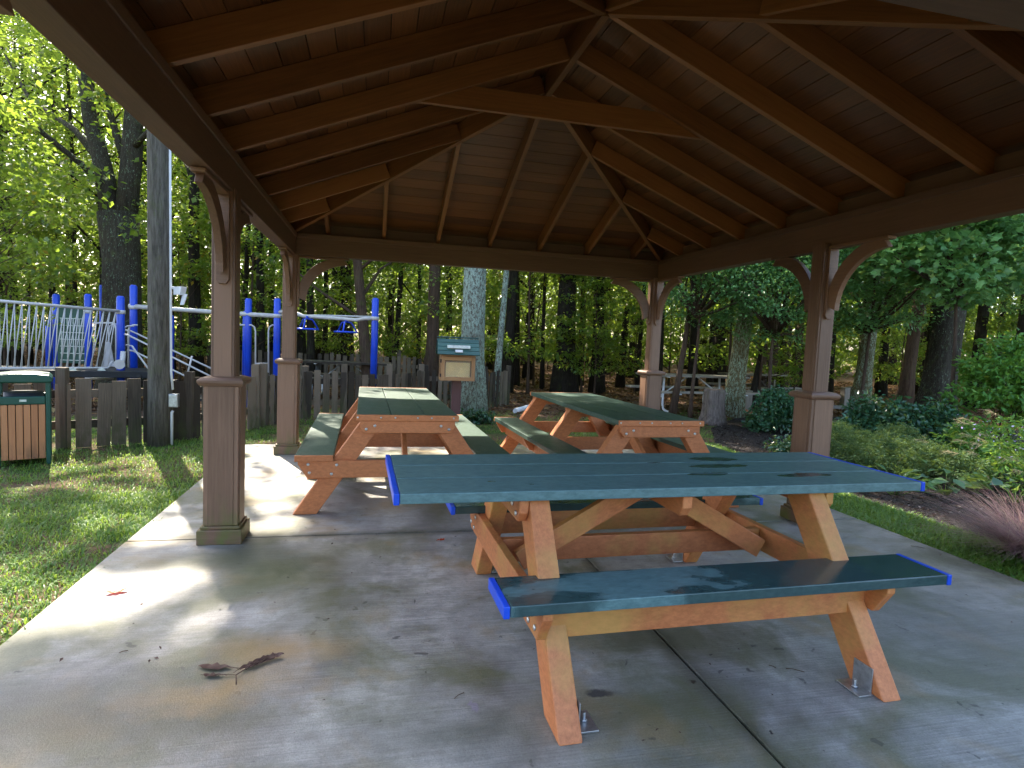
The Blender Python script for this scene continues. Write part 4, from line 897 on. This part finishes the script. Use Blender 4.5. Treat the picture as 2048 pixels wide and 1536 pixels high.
leafy(1650, 400, 11.6, 2.2, 1.3, 80, 230, .07, 'tall green crown behind the beam above the right-hand post', 206)
leafy(1480, 440, 12.4, 2.0, 1.5, 80, 230, .07, 'tall green crown seen under the right beam', 207, base=.38)

# --- the woods: slender dark trees, each one standing
def forest():
    spec = [(12, 17, 26), (38, 15.5, 16), (62, 18, 8), (100, 21, 13), (150, 17.5, 9), (205, 15.5, 15), (310, 20, 14), (392, 14.6, 24), (345, 18, 9), (480, 17, 12), (522, 15.5, 17), (545, 21, 14), (600, 16.5, 22), (622, 15, 16), (648, 19, 10), (690, 20, 12),
            (790, 18, 12), (835, 20, 9), (900, 20, 14), (1012, 15.5, 22), (1032, 18, 12), (1062, 21, 9), (1085, 17, 8), (1130, 15.4, 40), (1160, 19, 12), (1196, 16.5, 24), (1240, 19, 15), (1275, 17.5, 10), (1320, 16, 10), (1385, 17.5, 18), (1420, 20, 12), (1540, 19.5, 16), (1590, 21, 12), (1655, 19, 18), (1765, 20, 16), (1850, 18.5, 20), (1950, 17, 22), (2035, 15.5, 26), (1990, 20, 12), (-40, 16, 14), (-90, 19, 18), (2100, 18, 20), (2160, 16, 16)]
    r = random.Random(8)
    for i, (px, D, wpx) in enumerate(spec):
        H = r.uniform(9.5, 12.5) + (2.5 if px < 330 and D > 16 else 0); q = at(px, 760, D)
        px_tree(px, D, wpx, H, r.uniform(2.2, 3.8), r.uniform(1.8, 2.6), 62, 95, r.choice((.085, .10, .125)), 'bark_dark', 'tall dark-trunked tree standing in the backlit woods behind the pavilion', 300 + i, leanpx=r.uniform(-25, 25) , group='tall dark-trunked woodland trees', carve=True, base=r.choice((.25, .38, .5, .62, .7)), bend=.2, limbs=9)
forest()
# shared crowns further back
protos = []
for i in range(4):
    protos.append(make_tree('distant_tree', (0, 40 + i * 3, 0), 12 + i * .8, .12 + .03 * i, 2.0, 2.8, 66, 75, .15, 'bark_dark', 'leaf_forest', 'tall slender tree in the depths of the woods beyond the play area', group='distant woodland trees', seed=500 + i, carve=False, limbs=6, base=.5, clr=(.5, 1.)))
r = random.Random(17); spots = []
for ring in (22.5, 26, 30, 35, 40):
    n = int(ring * 1.85 / 3.6)
    for j in range(n):
        a_ = R_(-33 + 92 * (j + r.uniform(.1, .9)) / n); rr = ring + r.uniform(-1.5, 1.5); spots.append((rr * math.sin(a_), rr * math.cos(a_)))
for i, (x, y) in enumerate(spots):
    o = protos[i] if i < 4 else copy_tree(protos[i % 4]); o.location = (x, y, 0); o.rotation_euler.z = r.uniform(0, 6.28); s = r.uniform(.85, 1.15); o.scale = (s, s, s)
# understorey saplings
saps = []
for i in range(5):
    saps.append(make_tree('sapling', (0, 30 + i * 2, 0), 3.2 + .5 * i, .028, .7, 1.25, 46, 85, .10, 'bark_brown', 'leaf_forest', 'young leafy understorey tree between the dark trunks', cat='sapling', group='understorey saplings in the woods', seed=600 + i, carve=False, limbs=10, base=.6, clr=(.3, .55), flat=.3, bend=.1, top=.2))
spots = []
for ring, st in ((13.6, 2.1), (16, 2.0), (18.5, 2.2), (21.5, 2.4), (25, 2.6), (29, 3.2)):
    n = int(ring * 1.7 / st)
    for j in range(n):
        a_ = R_(-32 + 90 * (j + r.uniform(.05, .95)) / n); rr = ring + r.uniform(-1.1, 1.1); x, y = rr * math.sin(a_), rr * math.cos(a_)
        if (-6.2 < x < 3.2 and y < 15.2) or (x > 3 and y < 12.3) or r.random() < .12: continue
        spots.append((x, y))
for i, (x, y) in enumerate(spots):
    o = saps[i] if i < 5 else copy_tree(saps[i % 5]); o.location = (x, y, 0); o.rotation_euler.z = r.uniform(0, 6.28); s = r.uniform(.7, 1.35); o.scale = (s, s, s * r.uniform(.9, 1.2))
# far-off mass of leaves
rs = np.random.RandomState(900); n = 110000
d = 42 + 16 * rs.rand(n); a_ = np.radians(-40 + 104 * rs.rand(n)); z = (15 + 11 * (a_ < -.02)) * rs.rand(n)
P = np.stack([d * np.sin(a_), d * np.cos(a_), z], 1); A = unit(rs.normal(size=P.shape)); N = unit(np.array([0, 0, 1.]) + rs.normal(size=P.shape) * .7)
link(leaf_mesh('distant_woods', 'leaf_forest', P, A, N, .42 * (.6 + .8 * rs.rand(n)), np.full((n, 1), .7), tint_of(rs, n, .4, .2, P)), 'distant_woods', label='far wall of woodland foliage closing the view behind all the trees', cat='woods', kind='stuff')

# ------------------------------------------------------------------ garden plants
def shrub(name, loc, rx, ry, rz, ncl, per, ls, leafm, label, seed, wd=.45, cl=(.08, .16), base=.45, stems=9, cat='shrub', zc=None, group=None, shape=4, up=.55, flat=.8, low=.05, sd=.2):
    rs = np.random.RandomState(seed); t = empty(name, loc, label=label, cat=cat, group=group)
    d = unit(rs.normal(size=(ncl, 3))); d[:, 2] = np.abs(d[:, 2]) * 1.15 - .15; d *= (rs.rand(ncl, 1) ** .3); c = d * np.array([rx, ry, rz]); c[:, 2] = np.maximum(c[:, 2] + low + rz * .12, low); C = np.concatenate([c, cl[0] + (cl[1] - cl[0]) * rs.rand(ncl, 1)], 1)
    tb = MB()
    for i in range(stems): limb(tb, (rs.uniform(-.05, .05), rs.uniform(-.05, .05), -.04), C[i, :3], .010, seed + i, 5)
    tb.build('stem', 'bark_brown', t)
    P, A, N = clump_leaves(rs, C, per, flat, up); k = P[:, 2] > -.02; P, A, N = P[k], A[k], N[k]; n = len(P)
    link(leaf_mesh('foliage', leafm, P, A, N, ls * (.6 + .7 * rs.rand(n)), np.full((n, 1), wd), tint_of(rs, n, base, sd), shape), 'foliage', t); return t
q = gnd(1560, 860); shrub('laurel_shrub', (q.x, q.y, -.02), .52, .45, .60, 90, 55, .075, 'leaf_glossy', 'rounded glossy laurel shrub between the stump and the right-hand post', 701, base=.6)
q = at(1595, 850, 7.6); shrub('laurel_shrub', (q.x, q.y, -.02), .32, .3, .22, 30, 45, .07, 'leaf_glossy', 'small dark laurel tucked behind the right-hand post pedestal', 702, base=.3)
for i, (px, D, lb) in enumerate(((1735, 8.4, 'left clump of the dark glossy laurel hedge under the oak'), (1800, 8.2, 'middle clump of the dark glossy laurel hedge under the oak'), (1865, 8.1, 'right clump of the dark glossy laurel hedge under the oak'))):
    q = at(px, 890, D); shrub('laurel_shrub', (q.x, q.y, -.02), .40, .36, .62, 75, 55, .078, 'leaf_glossy', lb, 710 + i, base=.42, group='laurel hedge')
for i, (px, py, D, rx, rz) in enumerate(((1690, 930, 6.7, .42, .36), (1760, 950, 6.5, .45, .36), (1840, 955, 6.4, .42, .30), (1900, 965, 6.1, .38, .26), (1650, 900, 7.4, .35, .35), (1790, 925, 7.2, .45, .36))):
    q = gnd(px, py); shrub('juniper', (q.x, q.y, -.02), rx, rx, rz * 1.1, 80, 90, .034, 'leaf_juniper', ['leftmost', 'second', 'third', 'last and lowest', 'rear left', 'rear middle'][i] + ' mound of the feathery olive-green juniper row below the hedge', 720 + i, wd=.34, cl=(.05, .10), base=.5, sd=.26, group='low juniper row')
def broad(px, py, rx, n, seed, label, ls=.14):
    q = gnd(px, py); rs = np.random.RandomState(seed); t = empty('broad_leaved_plant', (q.x, q.y, -.02), label=label, cat='plant', group='broad-leaved plants at the edge of the bed')
    th = rs.rand(n) * 6.28; rr = rx * np.sqrt(rs.rand(n)); P = np.stack([rr * np.cos(th), rr * np.sin(th), .06 + .20 * rs.rand(n)], 1); A = unit(np.stack([np.cos(th), np.sin(th), rs.normal(size=n) * .3], 1)); N = unit(np.array([0, 0, 1.]) + rs.normal(size=P.shape) * .35)
    link(leaf_mesh('foliage', 'leaf_hosta', P, A, N, ls * (.7 + .6 * rs.rand(n)), np.full((n, 1), .6), tint_of(rs, n, .5, .2)), 'foliage', t)
    tb = MB(); [tb.tube([(0, 0, -.03), P[i] * .5 + np.array([0, 0, .03]), P[i]], .003, 5) for i in range(0, n, 2)]; tb.build('stem', 'grass', t)
broad(1790, 985, .30, 26, 731, 'broad-leaved plant below the first juniper mounds'); broad(1890, 985, .30, 30, 732, 'broad-leaved plant with long blue-green leaves right of centre of the bed'); broad(1965, 965, .3, 28, 733, 'broad-leaved plant at the right end of the juniper row'); broad(2030, 1000, .25, 18, 734, 'broad-leaved plant by the right edge above the pink grass')
q = at(2010, 850, 8.2); shrub('bright_shrub', (q.x, q.y, -.02), .75, .6, 1.12, 110, 60, .085, 'leaf_bright', 'tall bright green shrub at the right edge', 740, base=.5, cl=(.12, .24), low=.5)
q = at(1950, 900, 7.2); shrub('perennial', (q.x, q.y, -.02), .42, .4, .50, 55, 38, .075, 'leaf_bright', 'loose leafy perennial with seed stalks left of the bright shrub', 741, base=.35, wd=.4)
q = at(2045, 900, 6.3); p = shrub('aster', (q.x, q.y, -.02), .4, .4, .60, 50, 34, .07, 'leaf_bright', 'flowering perennial with small lilac blooms at the right edge', 742, base=.3, wd=.35)
rs = np.random.RandomState(5); n = 90; P = np.stack([rs.normal(size=n) * .3, rs.normal(size=n) * .3, .35 + .35 * rs.rand(n)], 1)
link(leaf_mesh('blossom', 'flower', P, unit(rs.normal(size=P.shape)), unit(rs.normal(size=P.shape)), .03 * (.6 + .6 * rs.rand(n)), np.full((n, 1), .6), rs.rand(n)), 'blossom', p)
def grass_clump(loc, n, Lh, m, label, seed, spread=.5, name='ornamental_grass', plume=None, lw=.004, droop=.5, dirb=(0, 0)):
    rs = np.random.RandomState(seed); t = empty(name, loc, label=label, cat='ornamental grass')
    def blades(n, L0, m, nm, w, up0):
        segs = 5; th = rs.rand(n) * 6.28; L = L0 * (.5 + .6 * rs.rand(n)); d = np.stack([np.cos(th) + dirb[0], np.sin(th) + dirb[1], np.zeros(n)], 1); u = up0 + .5 * rs.rand(n)
        V = []; B = unit(np.cross(d, np.array([0, 0, 1.]))); p0 = np.stack([rs.normal(size=n) * .06, rs.normal(size=n) * .06, np.zeros(n)], 1)
        for s in range(segs + 1):
            f = s / segs; P = p0 + d * (L * spread * f)[:, None] + np.array([0, 0, 1.]) * (L * (u * f - droop * f * f))[:, None]; P[:, 2] = np.maximum(P[:, 2], .005 + .02 * rs.rand(n))
            V += [P - B * w * (1 - f * .8), P + B * w * (1 - f * .8)]
        V = np.stack(V, 1); k = V.shape[1]; F = np.array([(2 * s, 2 * s + 1, 2 * s + 3, 2 * s + 2) for s in range(segs)]); vs = V.reshape(-1, 3); fs = (F[None] + (np.arange(n) * k)[:, None, None]).reshape(-1, 4)
        me = bpy.data.meshes.new(nm); me.vertices.add(len(vs)); me.vertices.foreach_set('co', vs.reshape(-1).astype(np.float32)); me.loops.add(fs.size); me.loops.foreach_set('vertex_index', fs.reshape(-1).astype(np.int32)); me.polygons.add(len(fs)); me.polygons.foreach_set('loop_start', (np.arange(len(fs)) * 4).astype(np.int32))
        a = me.attributes.new('tint', 'FLOAT', 'FACE'); a.data.foreach_set('value', np.repeat(rs.rand(n), segs).astype(np.float32)); me.materials.append(MT[m]); me.update(calc_edges=True); link(me, nm, t)
        return V[:, -1]
    tips = blades(n, Lh, m, 'blades', lw, .55)
    if plume:
        tp = blades(plume[0], plume[1], plume[2], 'stalks', .0015, .75); nn = 26; C = np.repeat(tp, nn, 0); f = np.tile(np.linspace(0, 1, nn), len(tp))
        A = unit(np.repeat(unit(tp * np.array([1, 1, 0.])), nn, 0) * 1. + rs.normal(size=C.shape) * .45 + np.array([0, 0, -.35])); P = C - np.repeat(unit(tp * np.array([1, 1, .5])), nn, 0) * (f * .10)[:, None]
        link(leaf_mesh('plume', plume[2], P, A, unit(rs.normal(size=P.shape)), .09 * (.5 + .7 * rs.rand(len(P))), np.full((len(P), 1), .035), rs.rand(len(P)), 3), 'plume', t)
    return t
q = gnd(2075, 1112); grass_clump((q.x, q.y, -.02), 2600, .66, 'muhly', 'clump of fine pinkish ornamental grass arching at the right edge', 751, .95, lw=.0016, droop=.36, dirb=(-.3, 0))
q = gnd(2150, 1010); grass_clump((q.x, q.y, -.02), 120, .9, 'grass', 'tall maiden grass with pale tan plumes drooping in from the right edge', 752, .75, plume=(26, 1.1, 'plume'), lw=.004, droop=.35, dirb=(-.6, .1))
q = gnd(2010, 905); grass_clump((q.x, q.y, -.02), 80, .75, 'grass', 'slender grass with faded plumes behind the perennial', 753, .5, plume=(9, .85, 'plume'), lw=.003, droop=.3)
# ivy at the lichen tree's foot
q = gnd(948, 838); shrub('ivy', (q.x - .02, q.y - .22, -.02), .34, .16, .14, 40, 26, .05, 'leaf_glossy', 'dark ivy patch at the foot of the lichen-covered trunk', 760, base=.35, wd=.8, stems=3, cat='ivy', low=.0)

# ------------------------------------------------------------------ litter on the slab
def loose_leaf(name, loc, rz, L, m, label, curl=.3, seed=0, parent=None, cat='fallen leaf', notch=.2):
    r = random.Random(seed); mb = MB(); n = 8; vs = []; fs = []
    for i in range(n + 1):
        f = i / n; w = L * .22 * math.sin(math.pi * min(1, f * .95 + .04)) ** .8 * (1 - notch * (i % 2)); z = curl * L * (f - .5) ** 2 * 2
        for s, zz in ((-1, curl * w * .8), (0, 0), (1, curl * w * 1.2 + r.uniform(0, .004))): vs.append((L * (f - .5), s * w, .002 + z * .5 + zz + (.004 * (i % 3 == 1) if 0 < i < n else 0)))
    for i in range(n):
        for j in (0, 1): fs.append((3 * i + j, 3 * i + j + 1, 3 * i + j + 4, 3 * i + j + 3))
    mb.add(vs, fs, vs, smooth=True); mb.tube([(-L * .5, 0, .01), (-L * .75, 0, .004)], .0012, 5); o = mb.build(name, m, parent, label=label, cat=cat); o.location = loc; o.rotation_euler = (0, 0, rz); return o
q = gnd(232, 1186); loose_leaf('red_leaf', (q.x, q.y, .001), R_(200), .10, 'redleaf', 'curled bright red fallen leaf lying on the sunlit slab', .32, 1)
q = gnd(883, 1081); loose_leaf('red_leaf', (q.x, q.y, .001), R_(20), .05, 'redleaf', 'tiny red fallen leaf on the slab left of the front table', .2, 2)
q = gnd(478, 1345); t = empty('dead_oak_sprig', (q.x, q.y, 0), R_(-8), label='dried brown oak twig with curled dead leaves in the foreground', cat='dead twig')
a = MB(); a.tube([(.02, -.085, .004), (.0, -.03, .008), (.03, .02, .012), (.08, .07, .016)], .0022, 6); a.tube([(0, -.03, .008), (-.10, -.02, .006)], .0014, 5); a.tube([(.01, .01, .01), (-.06, .03, .006)], .0014, 5); a.build('twig', 'twig', t)
for i, (x, y, rz, L) in enumerate(((-.105, .03, 175, .125), (-.09, -.028, 178, .075), (.035, .04, 48, .10), (.075, .075, 40, .11), (.055, .05, 62, .08), (.10, .09, 25, .08))):
    loose_leaf('leaf', (x, y, .002 * i), R_(rz), L, 'deadleaf', None, .16, 10 + i, t, None, .30)
# small specks and twigs
rs = np.random.RandomState(44)
flat_leaves(130, lambda r, n: ((-1.4 + 5.2 * r.rand(n)), (1.2 + 6 * r.rand(n) ** 1.3)), 45, 'deadleaf', .016, z0=.0005, w=.5, name='leaf_crumbs', label='tiny dark leaf crumbs scattered over the concrete slab', cat='debris', kind='stuff')

for i, (px, py, L, rz, mm) in enumerate(((855, 1000, .10, -28, 'plume'), (1590, 1342, .07, -30, 'twig'), (918, 1393, .05, 40, 'twig'), (1545, 1335, .03, -55, 'twig'), (1185, 1190, .05, 70, 'twig'), (247, 1305, .03, 30, 'twig'), (1835, 1095, .08, -40, 'twig'))):
    q = gnd(px, py); a = MB(); a.tube([(-L / 2, 0, .003), (-L * .1, L * .04, .005), (L / 2, -L * .03, .003)], .0016, 5); o = a.build('dry_twig', mm, label='thin dry twig lying flat on the concrete slab', cat='twig', group='thin dry twigs on the slab'); o.location = (q.x, q.y, .001); o.rotation_euler = (0, 0, R_(rz))
